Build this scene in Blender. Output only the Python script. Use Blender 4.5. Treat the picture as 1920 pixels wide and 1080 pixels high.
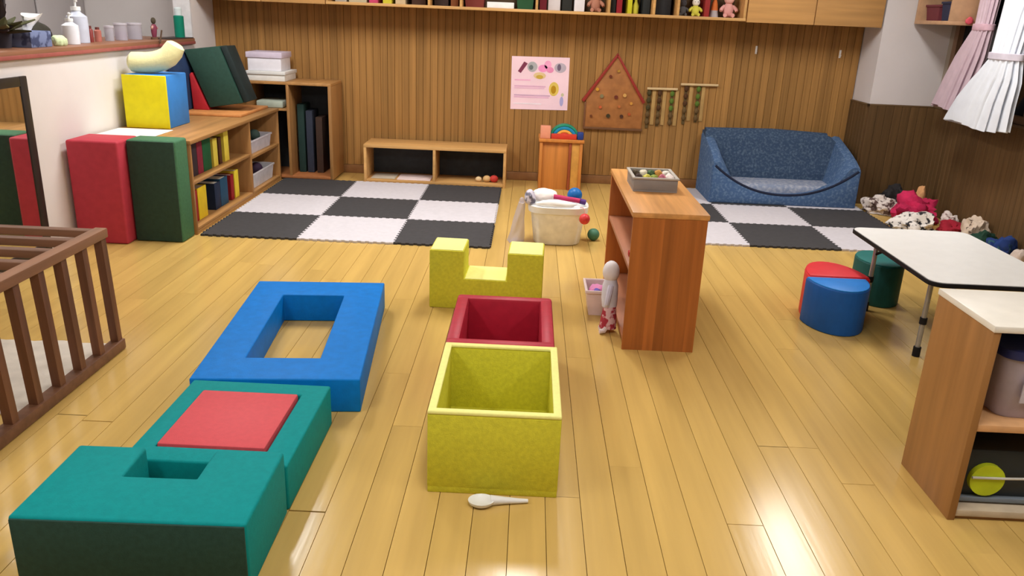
import bpy, bmesh, math, random
from mathutils import Vector, Matrix, noise
random.seed(7)
for o in list(bpy.data.objects): bpy.data.objects.remove(o, do_unlink=True)
S = bpy.context.scene
COL = S.collection

# ------------------------------------------------------------------ camera
PITCH, ROLL, YAW, CAMZ, FPX = .3302, .0416, -.012, 1.3871, 1504.55
def camera():
    cy, sy = math.cos(YAW), math.sin(YAW)
    fwd = Vector((sy*math.cos(PITCH), cy*math.cos(PITCH), -math.sin(PITCH)))
    rt = Vector((cy, -sy, 0)); up = rt.cross(fwd)
    c, s = math.cos(ROLL), math.sin(ROLL)
    r2, u2 = c*rt+s*up, -s*rt+c*up
    cd = bpy.data.cameras.new('camera'); cd.sensor_width = 36; cd.lens = FPX/1920*36
    cd.clip_start = .05; cd.clip_end = 60
    co = bpy.data.objects.new('camera', cd); COL.objects.link(co)
    m = Matrix.Identity(4)
    for i in range(3):
        m[i][0], m[i][1], m[i][2] = r2[i], u2[i], -fwd[i]
    m[2][3] = CAMZ
    co.matrix_world = m
    S.camera = co
camera()
# ------------------------------------------------------------------ world, lamps, exposure
W = bpy.data.worlds.new('world'); S.world = W; W.use_nodes = True
W.node_tree.nodes['Background'].inputs[0].default_value = (.75, .85, 1, 1)
W.node_tree.nodes['Background'].inputs[1].default_value = .3
CEIL = 2.5
LAMPS = [(-1.75, 5.0, 50), (.05, 5.0, 50), (2.1, 5.1, 38), (-1.75, 1.2, 26), (.1, 1.2, 27), (2.05, 1.2, 23)]
def area(name, loc, sx, sy, watt, col=(1, .98, .955), rot=(0, 0, 0)):
    l = bpy.data.lights.new(name, 'AREA'); l.shape = 'RECTANGLE'; l.size = sx; l.size_y = sy
    l.energy = watt; l.color = col
    o = bpy.data.objects.new(name, l); COL.objects.link(o); o.location = loc; o.rotation_euler = rot
    return o
for x, y, w in LAMPS: area('lamp_glow', (x, y, CEIL-.125), .3, 1.15, w)
area('lamp_glow', (-3.6, 5.2, CEIL-.125), .25, 1.15, 15)  # added unseen lamp to brighten the grey kitchen wall
S.view_settings.view_transform = 'Standard'; S.view_settings.look = 'None'
S.view_settings.gamma = 1; S.view_settings.use_curve_mapping = False
S.view_settings.exposure = -.3

# ------------------------------------------------------------------ materials
def lin(c):
    f = lambda v: v/12.92 if v <= .04045 else ((v+.055)/1.055)**2.4
    return tuple(f(v/255) for v in c)
def _pr(name):
    m = bpy.data.materials.new(name); m.use_nodes = True
    n = m.node_tree.nodes; return m, n, m.node_tree.links, n['Principled BSDF']
def mat(name, col, rough=.7, var=.1, scale=18, bump=0, bscale=120, rand=0, spec=.3, metal=0, trans=0, sheen=0, stretch=(1, 1, 1)):
    m, n, l, p = _pr(name)
    p.inputs['Roughness'].default_value = rough; p.inputs['Specular IOR Level'].default_value = spec
    p.inputs['Metallic'].default_value = metal; p.inputs['Transmission Weight'].default_value = trans
    p.inputs['Sheen Weight'].default_value = sheen
    tc = n.new('ShaderNodeTexCoord'); mp = n.new('ShaderNodeMapping'); mp.inputs['Scale'].default_value = stretch
    l.new(tc.outputs['Object'], mp.inputs[0])
    oi = n.new('ShaderNodeObjectInfo')
    ad = n.new('ShaderNodeVectorMath'); ad.operation = 'ADD'
    ml = n.new('ShaderNodeVectorMath'); ml.operation = 'SCALE'; ml.inputs[0].default_value = (7, 11, 5)
    l.new(oi.outputs['Random'], ml.inputs['Scale']); l.new(mp.outputs[0], ad.inputs[0]); l.new(ml.outputs[0], ad.inputs[1])
    nz = n.new('ShaderNodeTexNoise'); nz.inputs['Scale'].default_value = scale; nz.inputs['Detail'].default_value = 4
    l.new(ad.outputs[0], nz.inputs['Vector'])
    c = lin(col)
    mr = n.new('ShaderNodeMapRange'); mr.inputs['From Min'].default_value = .3; mr.inputs['From Max'].default_value = .7
    mr.inputs['To Min'].default_value = 1-var; mr.inputs['To Max'].default_value = 1+var
    l.new(nz.outputs[0], mr.inputs['Value'])
    hs = n.new('ShaderNodeHueSaturation'); hs.inputs['Color'].default_value = (*c, 1)
    if rand:
        r2 = n.new('ShaderNodeMapRange'); r2.inputs['To Min'].default_value = 1-rand; r2.inputs['To Max'].default_value = 1+rand
        l.new(oi.outputs['Random'], r2.inputs['Value'])
        mm = n.new('ShaderNodeMath'); mm.operation = 'MULTIPLY'
        l.new(mr.outputs[0], mm.inputs[0]); l.new(r2.outputs[0], mm.inputs[1]); l.new(mm.outputs[0], hs.inputs['Value'])
        r3 = n.new('ShaderNodeMapRange'); r3.inputs['To Min'].default_value = .492; r3.inputs['To Max'].default_value = .508
        l.new(oi.outputs['Random'], r3.inputs['Value'])
    else:
        l.new(mr.outputs[0], hs.inputs['Value'])
    l.new(hs.outputs[0], p.inputs['Base Color'])
    if bump:
        nb = n.new('ShaderNodeTexNoise'); nb.inputs['Scale'].default_value = bscale; nb.inputs['Detail'].default_value = 3
        l.new(mp.outputs[0], nb.inputs['Vector'])
        b = n.new('ShaderNodeBump'); b.inputs['Strength'].default_value = bump; b.inputs['Distance'].default_value = .004
        l.new(nb.outputs[0], b.inputs['Height']); l.new(b.outputs[0], p.inputs['Normal'])
    return m
def wood(name, col, axis='z', rough=.5, var=.22, scale=26, rand=.1, spec=.35, k=.06):
    st = {'x': (k, 1, 1), 'y': (1, k, 1), 'z': (1, 1, k)}[axis]
    return mat(name, col, rough, var, scale, .06, 40, rand, spec, stretch=st)
def spots(name, base, spot, scale=22, thr=.52, rough=.9, soft=.04):
    m, n, l, p = _pr(name); p.inputs['Roughness'].default_value = rough; p.inputs['Specular IOR Level'].default_value = .2
    tc = n.new('ShaderNodeTexCoord'); nz = n.new('ShaderNodeTexNoise'); nz.inputs['Scale'].default_value = scale; nz.inputs['Detail'].default_value = 2
    l.new(tc.outputs['Object'], nz.inputs['Vector'])
    mr = n.new('ShaderNodeMapRange'); mr.inputs['From Min'].default_value = thr-soft; mr.inputs['From Max'].default_value = thr+soft
    l.new(nz.outputs[0], mr.inputs['Value'])
    mx = n.new('ShaderNodeMix'); mx.data_type = 'RGBA'
    mx.inputs[6].default_value = (*lin(base), 1); mx.inputs[7].default_value = (*lin(spot), 1)
    l.new(mr.outputs[0], mx.inputs[0]); l.new(mx.outputs[2], p.inputs['Base Color'])
    return m
def clear(name, col, alpha=.35, rough=.15):
    m, n, l, p = _pr(name); p.inputs['Base Color'].default_value = (*lin(col), 1)
    p.inputs['Roughness'].default_value = rough; p.inputs['Alpha'].default_value = alpha
    return m
_fc = {}
def flat(col, rough=.7, var=.06):
    k = (col, rough)
    if k not in _fc: _fc[k] = mat('paint_%d_%d_%d' % col, col, rough, var)
    return _fc[k]

M = dict(
    plank=wood('floor_oak', (205, 170, 98), 'y', .18, .10, 16, .05, .32, .06),
    slab=mat('floor_base', (120, 88, 42), .5),
    board=wood('wall_board', (156, 115, 64), 'z', .6, .2, 40, .12, .2, .02),
    groove=mat('wall_groove', (92, 64, 36), .8),
    wains=wood('wainscot_board_dimmed', (98, 74, 46), 'z', .6, .2, 45, .12, .2, .025),  # darker than the back boards: dimness under the window put into the colour
    plaster=mat('plaster', (222, 216, 214), .85, .03, 3, .1, 200),
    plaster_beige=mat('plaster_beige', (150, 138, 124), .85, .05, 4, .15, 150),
    kitchen=mat('kitchen_wall', (192, 186, 186), .7, .05, 1.5),
    ceiling=mat('ceiling_paint', (226, 224, 220), .9, .03),
    counter=wood('counter_wood', (150, 104, 78), 'y', .45),
    bookcase=wood('bookcase_wood', (168, 124, 74), 'y', .45, .18),
    bookcase_v=wood('bookcase_wood_upright', (160, 116, 68), 'z', .45, .18),
    lightwood=wood('light_wood', (204, 158, 98), 'x', .45, .15),
    cabdoor=wood('cabinet_door_wood', (190, 144, 88), 'x', .45, .12),
    midwood=wood('cabinet_stave', (176, 104, 48), 'z', .4, .2, 30, .16, .35, .05),
    midtop=wood('cabinet_top_wood', (206, 148, 86), 'y', .4, .2),
    midin=wood('cabinet_inner_wood', (176, 116, 84), 'y', .5, .15),
    rightwood=wood('right_cabinet_wood', (160, 115, 68), 'z', .42, .18, 22),
    rack=wood('rack_wood', (118, 78, 56), 'z', .5, .2, 30, .08),
    rack_y=wood('rack_rail_wood', (148, 104, 74), 'y', .5, .2, 30, .05),
    rack_x=wood('rack_slat_wood', (116, 80, 58), 'x', .5, .2, 30, .08),
    cubewood=wood('stool_wood', (200, 128, 60), 'z', .45, .18),
    darkback=mat('dark_back_panel', (58, 62, 66), .8, .15),
    white=mat('white_laminate', (240, 240, 238), .35, .02),
    whiteplastic=mat('white_plastic', (236, 236, 234), .35, .03, spec=.5),
    blackedge=mat('black_edging', (28, 27, 28), .6, spec=.15),
    steel=mat('steel_tube', (170, 170, 172), .35, .05, metal=.6),
    tile_white=mat('foam_white', (204, 200, 206), .85, .04, 30, .25, 260),
    tile_black=mat('foam_black', (64, 63, 65), .85, .08, 30, .25, 260),
    teal=mat('teal_vinyl', (0, 138, 140), .7, .06, 60, .15, 240, spec=.15),
    darkgreen=mat('dark_green_vinyl', (36, 70, 62), .75, .14, 60, .2, 240),
    green2=mat('green_vinyl', (66, 112, 80), .75, .1, 60),
    matgreen=mat('mat_green', (46, 70, 58), .8, .12, 40),
    coral=mat('coral_vinyl', (208, 78, 86), .6, .04, 60, .15, 240),
    blue=mat('blue_vinyl', (0, 118, 206), .55, .08, 30, .15, 200, spec=.15),
    blue2=mat('light_blue_vinyl', (58, 132, 208), .55, .05),
    yellow=mat('yellow_foam', (210, 205, 56), .8, .09, 70, .4, 260),
    yellow_rim=mat('pale_yellow_foam', (244, 241, 150), .75, .04, 70),
    yellow_face=mat('yellow_vinyl', (232, 220, 18), .6, .05, 20),
    crimson=mat('crimson_vinyl', (178, 34, 56), .5, .08, 30),
    redmat=mat('red_vinyl', (184, 56, 72), .65, .07, 25),
    navy=mat('navy_vinyl', (34, 52, 86), .7, .1),
    cream=mat('cream_plush', (240, 236, 178), .9, .05, 40, .4, 90, sheen=.3),
    denim=spots('denim', (72, 98, 136), (104, 128, 158), 52, .6, .95, .12),
    denim_dark=spots('denim_dark', (54, 72, 98), (86, 104, 124), 55, .6, .95, .14),
    denim_seat=spots('denim_seat', (128, 140, 164), (168, 172, 184), 34, .55, .95, .14),
    piping=mat('sofa_piping', (30, 36, 58), .8),
    frame=mat('mirror_frame', (46, 38, 34), .5, .1),
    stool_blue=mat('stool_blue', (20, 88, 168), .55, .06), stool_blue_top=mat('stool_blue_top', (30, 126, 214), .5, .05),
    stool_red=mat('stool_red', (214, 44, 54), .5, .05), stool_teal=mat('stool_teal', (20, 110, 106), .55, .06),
    skin=mat('beige_paint', (222, 188, 150), .7),
    pink_curtain=mat('pink_curtain', (206, 184, 196), .95, .06, 12), white_curtain=mat('white_curtain', (226, 232, 242), .95, .04, 12),
    lampwhite=mat('lamp_housing', (235, 235, 235), .5),
    glass=clear('window_glass', (40, 44, 52), .75, .05), plasticbag=clear('clear_bag', (214, 206, 214), .45, .3), jar=clear('clear_plastic', (206, 202, 214), .4, .15),
    poster=mat('poster_paper', (246, 214, 226), .7, .04, 6),
    mirror=None,
)
def mirror_mat():
    m, n, l, p = _pr('mirror_glass'); p.inputs['Metallic'].default_value = 1; p.inputs['Roughness'].default_value = .03
    p.inputs['Base Color'].default_value = (.82, .83, .82, 1); return m
M['mirror'] = mirror_mat()

# ------------------------------------------------------------------ mesh helpers
class B:
    def __init__(s): s.bm = bmesh.new()
    def _faces(s, vs, fs):
        v = [s.bm.verts.new(p) for p in vs]
        out = [s.bm.faces.new([v[i] for i in f]) for f in fs]
        return v, out
    def box(s, x0, x1, y0, y1, z0, z1, bev=0, seg=2):
        v, f = s._faces([(x, y, z) for z in (z0, z1) for y in (y0, y1) for x in (x0, x1)],
                        [(0, 2, 3, 1), (4, 5, 7, 6), (0, 1, 5, 4), (2, 6, 7, 3), (0, 4, 6, 2), (1, 3, 7, 5)])
        if bev: s._bev(f, bev, seg)
        return s
    def _bev(s, f, bev, seg=2):
        es = list({e for q in f for e in q.edges})
        bmesh.ops.bevel(s.bm, geom=es, offset=bev, segments=seg, profile=.5, affect='EDGES')
    def prism(s, pts, axis, a0, a1, bev=0, seg=2):
        mk = {'x': lambda p, a: (a, p[0], p[1]), 'y': lambda p, a: (p[0], a, p[1]), 'z': lambda p, a: (p[0], p[1], a)}[axis]
        n = len(pts)
        v, f = s._faces([mk(p, a0) for p in pts]+[mk(p, a1) for p in pts],
                        [tuple(range(n)), tuple(range(2*n-1, n-1, -1))]+[(i, n+i, n+(i+1) % n, (i+1) % n) for i in range(n)])
        bmesh.ops.recalc_face_normals(s.bm, faces=f)
        if bev: s._bev(f, bev, seg)
        return s
    def loft(s, rings, cap=True):
        n = len(rings[0]); V = [[s.bm.verts.new(p) for p in r] for r in rings]; fs = []
        for a, b in zip(V, V[1:]):
            for i in range(n): fs.append(s.bm.faces.new((a[i], a[(i+1) % n], b[(i+1) % n], b[i])))
        if cap: fs.append(s.bm.faces.new(V[0][::-1])); fs.append(s.bm.faces.new(V[-1]))
        bmesh.ops.recalc_face_normals(s.bm, faces=fs); return s
    def tube(s, path, r, seg=10, cap=True):
        P = [Vector(p) for p in path]; rs = r if isinstance(r, (list, tuple)) else [r]*len(P); rings = []; up = None
        for i, p in enumerate(P):
            d = (P[min(i+1, len(P)-1)]-P[max(i-1, 0)]).normalized()
            if up is None: up = d.orthogonal().normalized()
            up = (up-d*up.dot(d)).normalized(); sd = d.cross(up)
            rings.append([p+rs[i]*(math.cos(a)*up+math.sin(a)*sd) for a in [2*math.pi*k/seg for k in range(seg)]])
        return s.loft(rings, cap)
    def lathe(s, prof, cx, cy, seg=20):
        return s.loft([[(cx+r*math.cos(a), cy+r*math.sin(a), z) for a in [2*math.pi*k/seg for k in range(seg)]] for r, z in prof])
    def ball(s, c, r, seg=16, rings=10):
        r = r if isinstance(r, (tuple, list)) else (r, r, r)
        R = []
        for j in range(1, rings):
            t = math.pi*j/rings-math.pi/2
            R.append([(c[0]+r[0]*math.cos(t)*math.cos(a), c[1]+r[1]*math.cos(t)*math.sin(a), c[2]+r[2]*math.sin(t)) for a in [2*math.pi*k/seg for k in range(seg)]])
        return s.loft(R)
    def lump(s, c, r, amp=.3, freq=9, seed=0, floor=.004):
        b2 = bmesh.new(); bmesh.ops.create_icosphere(b2, subdivisions=4, radius=1)
        off = Vector((seed*3.7, seed*1.9, seed*5.1))
        vm = {}
        for v in b2.verts:
            d = v.co.normalized(); p = Vector((d.x*r[0], d.y*r[1], d.z*r[2]))
            k = 1+amp*noise.noise(p*freq+off)+amp*.7*abs(noise.noise(p*freq*2.1+off*2))-amp*.35*abs(noise.noise(p*freq*3.7+off))
            q = Vector(c)+Vector((p.x*k, p.y*k, p.z*k)); q.z = max(q.z, floor)
            vm[v] = s.bm.verts.new(q)
        for f in b2.faces: s.bm.faces.new([vm[v] for v in f.verts])
        b2.free(); return s
WL = {}
def _link(name, me):
    o = bpy.data.objects.new(name, me); COL.objects.link(o); return o
def _mesh(name, b, m, smooth, off):
    bmesh.ops.translate(b.bm, verts=b.bm.verts, vec=-Vector(off))
    bmesh.ops.recalc_face_normals(b.bm, faces=b.bm.faces)
    me = bpy.data.meshes.new(name); b.bm.to_mesh(me); b.bm.free()
    for x in (m if isinstance(m, (list, tuple)) else [m]): me.materials.append(x)
    if smooth:
        for p in me.polygons: p.use_smooth = True
        try: me.set_sharp_from_angle(angle=math.radians(40))
        except Exception: pass
    return me
def tag(o, label=None, cat=None, group=None, kind=None):
    if label: o['label'] = label
    if cat: o['category'] = cat
    if group: o['group'] = group
    if kind: o['kind'] = kind
    return o
def thing(name, label, cat, loc, rot=0, group=None):
    o = _link(name, None); o.location = loc; o.rotation_euler = (0, 0, rot); WL[o.name] = Vector(loc)
    return tag(o, label, cat, group)
def part(name, b, m, parent, smooth=True, label=None):
    o = _link(name, _mesh(name, b, m, smooth, WL[parent.name])); o.parent = parent; WL[o.name] = WL[parent.name]
    if label: o['label'] = label
    return o
def solo(name, b, m, label, cat, loc=(0, 0, 0), rot=0, group=None, smooth=True):
    o = _link(name, _mesh(name, b, m, smooth, loc)); o.location = loc; o.rotation_euler = (0, 0, rot); WL[o.name] = Vector(loc)
    return tag(o, label, cat, group)
def struct(name, b, m, parent=None):
    o = _link(name, _mesh(name, b, m, True, (0, 0, 0))); WL[o.name] = Vector((0, 0, 0))
    if parent: o.parent = parent
    else: o['kind'] = 'structure'
    return o

# ------------------------------------------------------------------ room
XL, XR, YB, YF = -2.66, 3.25, 7.0, -1.6
fl = struct('floor', B().box(-4.3, XR+.12, YF-.12, YB+.12, -.06, -.012), M['slab'])
PW = .1062
def planks():
    L = 1.82; cache = {}
    x = XL; k = 0
    while x < XR-.01:
        w = min(PW, XR-x); y = .75-random.random()*1.5
        while y < YB:
            y0, y1 = max(y, .75), min(y+L, YB); y += L
            if y1-y0 < .12: continue
            key = (round(w, 3), round(y1-y0, 2))
            if key not in cache:
                b = B(); g = .0007
                b.prism([(g, -.012), (w-g, -.012), (w-g, -.0015), (w-g-.0004, 0), (g+.0004, 0), (g, -.0015)], 'y', g, key[1]-g)
                cache[key] = _mesh('plank', b, M['plank'], False, (0, 0, 0))
            o = _link('plank', cache[key]); o.location = (x, y0, 0); o.parent = fl; k += 1
        x += PW
    return k
planks()
struct('ceiling', B().box(-4.3, XR+.12, YF-.12, YB+.12, CEIL, CEIL+.08), M['ceiling'])
struct('wall_front', B().box(-4.3, XR+.12, YF-.12, YF, -.012, CEIL), M['plaster'])
# back wall + vertical boards
wb = struct('wall_back', B().box(-4.3, XR+.12, YB, YB+.12, -.012, CEIL), M['plaster'])
def boards(parent, n, p0, step, z0, z1, m, axis, depth=.014, gap=.002):
    """vertical boards standing proud of a wall; axis 'x': wall runs along x and faces -y; 'y': runs along y and faces -x"""
    b = B(); w = step-gap
    pr = [(0, 0), (w, 0), (w, depth-.002), (w-.002, depth), (.002, depth), (0, depth-.002)]
    if axis == 'x': b.prism([(p[0], -p[1]) for p in pr], 'z', z0, z1)
    else: b.prism([(-p[1], p[0]) for p in pr], 'z', z0, z1)
    me = _mesh('board', b, m, False, (0, 0, 0))
    for i in range(n):
        o = _link('board', me); o.parent = parent
        o.location = (p0[0]+(i*step if axis == 'x' else 0), p0[1]+(i*step if axis == 'y' else 0), 0)
bk = struct('backing', B().box(XL, 2.715, YB-.004, YB-.0005, .075, 1.40), M['groove'], wb)
nb = 89; st = (2.715-XL)/nb
boards(wb, nb, (XL+.001, YB-.004), st, .075, 1.40, M['board'], 'x')
struct('baseboard_back', B().box(XL, 2.715, YB-.028, YB, 0, .072, .004), mat('baseboard_wood', (142, 100, 62), .5, .12))
# left half wall with serving opening
struct('wall_left', B().box(XL-.12, XL, YF, YB, -.012, 1.055).box(XL-.12, XL, 6.52, YB, 1.055, CEIL)
       .box(XL-.12, XL, YF, 6.52, 2.15, CEIL).box(XL-.12, XL, YF, 2.6, 1.055, 2.15), M['plaster'])
struct('wall_kitchen', B().box(-4.3, -4.2, YF, YB, -.012, CEIL), M['kitchen'])
struct('trim_1', B().box(XL-.125, XL+.006, 6.50, 6.525, 1.1, 2.15).box(XL-.125, XL+.006, 2.6, 6.525, 2.13, 2.15), mat('jamb_white', (214, 212, 214), .6))
# kitchen cupboards seen through the opening: pale doors with thin joints
for i, (y0, y1) in enumerate([(3.7, 4.55), (4.57, 5.42), (5.44, 6.29), (6.31, 6.99)]):
    t = thing('kitchen_cupboard', ['pale grey kitchen cupboard behind the potted plant end of the counter', 'pale grey kitchen cupboard door behind the tissue box and pump bottles',
        'pale grey kitchen cupboard behind the clear jars on the counter', 'pale grey kitchen cupboard beside the teal bottle and the wall end'][i], 'cupboard', (-3.95, (y0+y1)/2, 0), group='kitchen cupboards')
    part('body', B().box(-4.195, -3.76, y0, y1, 0, 2.2), M['kitchen'], t)
    d = part('door', B().box(-3.757, -3.74, y0+.01, y1-.01, .08, 2.19, .004), M['kitchen'], t)
    part('handle', B().tube([(-3.725, y1-.06, 1.0), (-3.725, y1-.06, 1.14)], .006), M['steel'], d)
# right wall, pillar and wainscot
wr = struct('wall_right', B().box(XR, XR+.12, YF, YB, -.012, .82).box(XR, XR+.12, 6.55, YB, .82, CEIL)
            .box(XR, XR+.12, YF, 4.3, .82, CEIL).box(XR, XR+.12, 4.3, 6.55, 2.1, CEIL), M['plaster_beige'])
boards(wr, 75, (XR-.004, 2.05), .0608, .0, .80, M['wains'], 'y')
struct('backing', B().box(XR-.004, XR-.0005, 2.05, 6.62, 0, .80), M['groove'], wr)
wp = struct('wall_pillar', B().box(2.72, XR, 6.63, YB, -.012, CEIL), mat('pillar_plaster', (212, 206, 206), .85, .03, 3, .1, 200))
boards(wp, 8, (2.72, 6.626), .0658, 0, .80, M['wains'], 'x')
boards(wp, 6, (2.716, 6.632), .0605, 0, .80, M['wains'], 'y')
struct('backing', B().box(2.716, XR, 6.626, YB, 0, .80), M['groove'], wp)
struct('trim_2', B().box(XR-.022, XR, 2.05, 6.63, .80, .818, .003).box(2.70, XR, 6.61, 6.63, .80, .812, .003).box(2.70, 2.72, 6.61, YB, .80, .812, .003), mat('rail_wood', (104, 82, 56), .5))
# window in the right wall
w1 = struct('window_1', B().box(XR-.01, XR+.06, 4.3, 4.36, .82, 2.1).box(XR-.01, XR+.06, 6.49, 6.55, .82, 2.1).box(XR-.01, XR+.06, 4.36, 6.49, .82, .87)
            .box(XR-.01, XR+.06, 4.36, 6.49, 2.04, 2.1).box(XR, XR+.05, 5.40, 5.45, .87, 2.04), mat('window_frame_wood', (120, 92, 70), .5))
for y0, y1 in ((4.36, 5.40), (5.45, 6.49)):
    struct('pane', B().box(XR+.03, XR+.036, y0, y1, .87, 2.04), M['glass'], w1)
struct('wall_outside', B().box(XR+.5, XR+.52, 3.8, 7.0, .0, 2.5), mat('outside_wall', (70, 72, 78), .9))

# ceiling lights
for i, (x, y, w) in enumerate(LAMPS+[(-3.6, 5.2, 0)]):  # last fixture goes with the lamp added for the kitchen wall
    lab = ['left', 'middle', 'right'][i % 3]+' ceiling light of the '+('row over the black and white mats' if i < 3 else 'row behind the camera') if i < 6 else 'added unseen ceiling light for the grey kitchen wall'
    t = thing('ceiling_light', 'white '+lab, 'lamp', (x, y, CEIL), group='ceiling lights')
    part('housing', B().box(x-.16, x+.16, y-.6, y+.6, CEIL-.06, CEIL-.001, .01), M['lampwhite'], t)
    for dx in (-.07, .07):
        e = bpy.data.materials.get('lamp_tube')
        if not e:
            e, n, l, p = _pr('lamp_tube'); p.inputs['Emission Color'].default_value = (1, .96, .9, 1); p.inputs['Emission Strength'].default_value = 9; e.cycles.emission_sampling = 'NONE'
        part('tube', B().tube([(x+dx, y-.57, CEIL-.085), (x+dx, y+.57, CEIL-.085)], .016), e, t)

# ------------------------------------------------------------------ foam floor tiles
def tiles(ox, oy, nc, nr, dark, names, where, group):
    T = .6; A = .006; N = 24; TP = T/N
    def wave(k): return 0 if k in (0, N-1) else (A if k % 2 else -A)
    for r in range(nr):
        for c in range(nc):
            x, y = ox+c*T, oy+r*T
            pts = []
            for k in range(N): pts += [(x+k*TP, y+wave(k)), (x+(k+1)*TP, y+wave(k))]
            for k in range(N): pts += [(x+T+wave(k), y+k*TP), (x+T+wave(k), y+(k+1)*TP)]
            for k in reversed(range(N)): pts += [(x+(k+1)*TP, y+T+wave(k)), (x+k*TP, y+T+wave(k))]
            for k in reversed(range(N)): pts += [(x+wave(k), y+(k+1)*TP), (x+wave(k), y+k*TP)]
            q = []
            for p in pts:
                if not q or abs(q[-1][0]-p[0]) > 1e-6 or abs(q[-1][1]-p[1]) > 1e-6: q.append(p)
            if abs(q[0][0]-q[-1][0]) < 1e-6 and abs(q[0][1]-q[-1][1]) < 1e-6: q.pop()
            isd = (r+c) % 2 == dark
            b = B().prism(q, 'z', .001, .013)
            lab = ('black' if isd else 'light grey')+' foam floor tile, '+names[0][r]+', '+names[1][c]+' '+where
            solo('foam_tile', b, M['tile_black' if isd else 'tile_white'], lab, 'floor tile', (x+T/2, y+T/2, 0), group=group, smooth=False)
tiles(-2.0045, 4.7722, 3, 3, 0, (['front row', 'middle row', 'back row'], ['beside the bookcase', 'middle column', 'column nearest the basket']), 'of the left mat', 'left mat tiles')
tiles(.8812, 5.0915, 3, 3, 1, (['front row', 'middle row', 'back row'], ['column behind the wooden cabinet', 'middle column', 'column nearest the clothes']), 'of the sofa mat', 'sofa mat tiles')

# ------------------------------------------------------------------ foreground soft blocks
t = thing('notched_foam_block', 'teal U-shaped foam block with dark green end lying in the near left corner', 'foam block', (-.925, 1.785, 0), math.radians(1.2))
x0, x1, y0, y1 = -1.21, -.638, 1.615, 1.955
part('body', B().prism([(x0, y0), (x1, y0), (x1, y1), (-.828, y1), (-.828, 1.808), (-1.022, 1.808), (-1.022, y1), (x0, y1)], 'z', 0, .2, .009, 3), M['teal'], t)
part('end_panel', B().box(x0+.004, x1-.004, y0-.004, y0+.004, .003, .194, .003), M['darkgreen'], t, label='dark green end panel')
t = thing('foam_block', 'teal square foam block with a coral red square set in its top', 'foam block', (-.88, 2.23, 0))
x0, x1, y0, y1, h = -1.115, -.64, 1.972, 2.492, .147
a0, a1, c0, c1 = -1.052, -.722, 2.05, 2.415
def ring(b, x0, x1, y0, y1, a0, a1, c0, c1, z0, z1, bev):
    # rectangular frame with a rectangular hole, one closed mesh
    o = [(x0, y0), (x1, y0), (x1, y1), (x0, y1)]; i = [(a0, c0), (a1, c0), (a1, c1), (a0, c1)]
    vs = [(*p, z) for z in (z0, z1) for p in o+i]
    fs = []
    for k in range(4):
        n = (k+1) % 4
        fs += [(k, n, 8+n, 8+k), (4+n, 4+k, 12+k, 12+n), (8+k, 8+n, 12+n, 12+k), (n, k, 4+k, 4+n)]
    v, f = b._faces(vs, fs); bmesh.ops.recalc_face_normals(b.bm, faces=f)
    if bev:
        bmesh.ops.bevel(b.bm, geom=[e for e in b.bm.edges if e.calc_face_angle(0) > .5], offset=bev, segments=3, profile=.5, affect='EDGES')
    return b
part('body', ring(B(), x0, x1, y0, y1, a0, a1, c0, c1, 0, h, .007), M['teal'], t)
part('inset_cushion', B().box(a0+.001, a1-.009, c0+.008, c1-.001, .02, h+.003, .006), M['coral'], t, label='coral red inset square')
# blue frame (turned a little)
rot = math.radians(5.4); cx, cy = -.905, 3.095
t = thing('foam_block', 'blue rectangular foam frame block with an open rectangular hole', 'foam block', (cx, cy, 0), rot)
part('body', ring(B(), cx-.297, cx+.297, cy-.54, cy+.54, cx-.147, cx+.128, cy-.352, cy+.352, 0, .13, .006), M['blue'], t)
# yellow open box
def open_box(name, label, x0, x1, y0, y1, h, th, m, rim, rot=0, bev=.004):
    t = thing(name, label, 'foam box', ((x0+x1)/2, (y0+y1)/2, 0), rot)
    X = (x0, x1, y0, y1); I = (x0+th, x1-th, y0+th, y1-th)
    hh = h-.012 if rim else h
    b = B()
    b.box(x0, x1, y0, y0+th, .02, hh, bev).box(x0, x1, y1-th, y1, .02, hh, bev).box(x0, x0+th, y0+th*.6, y1-th*.6, .02, hh, bev).box(x1-th, x1, y0+th*.6, y1-th*.6, .02, hh, bev)
    part('side_walls', b, m, t)
    part('base', B().box(x0+.001, x1-.001, y0+.001, y1-.001, 0, .035, .003), m, t)
    if rim: part('rim', ring(B(), *X, *I, hh, h, .004), rim, t, label='pale upper rim')  # rim in a paler yellow than the walls
    return t
open_box('open_foam_box', 'large yellow open-topped foam box behind the white spoon', -.258, .137, 2.1, 2.622, .276, .024, M['yellow'], M['yellow_rim'])
t = open_box('open_foam_box', 'crimson open-topped foam box behind the yellow box', -.262, .13, 2.632, 3.155, .272, .05, M['crimson'], None, bev=.014)
# yellow U block standing
t = thing('notched_foam_block', 'yellow U-shaped foam block standing upright behind the crimson box', 'foam block', (-.17, 3.8, 0), math.radians(-2))
part('body', B().prism([(-.445, 0), (.105, 0), (.105, .295), (-.068, .295), (-.068, .155), (-.278, .155), (-.278, .295), (-.445, .295)], 'y', 3.69, 3.915, .006, 2), M['yellow'], t)
for a, b_, z in ((-.445, -.278, .295), (-.068, .105, .295), (-.278, -.068, .155)):
    part('top_pad', B().box(a+.006, b_-.006, 3.697, 3.908, z-.003, z+.003, .002), M['yellow_rim'], t)
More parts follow.
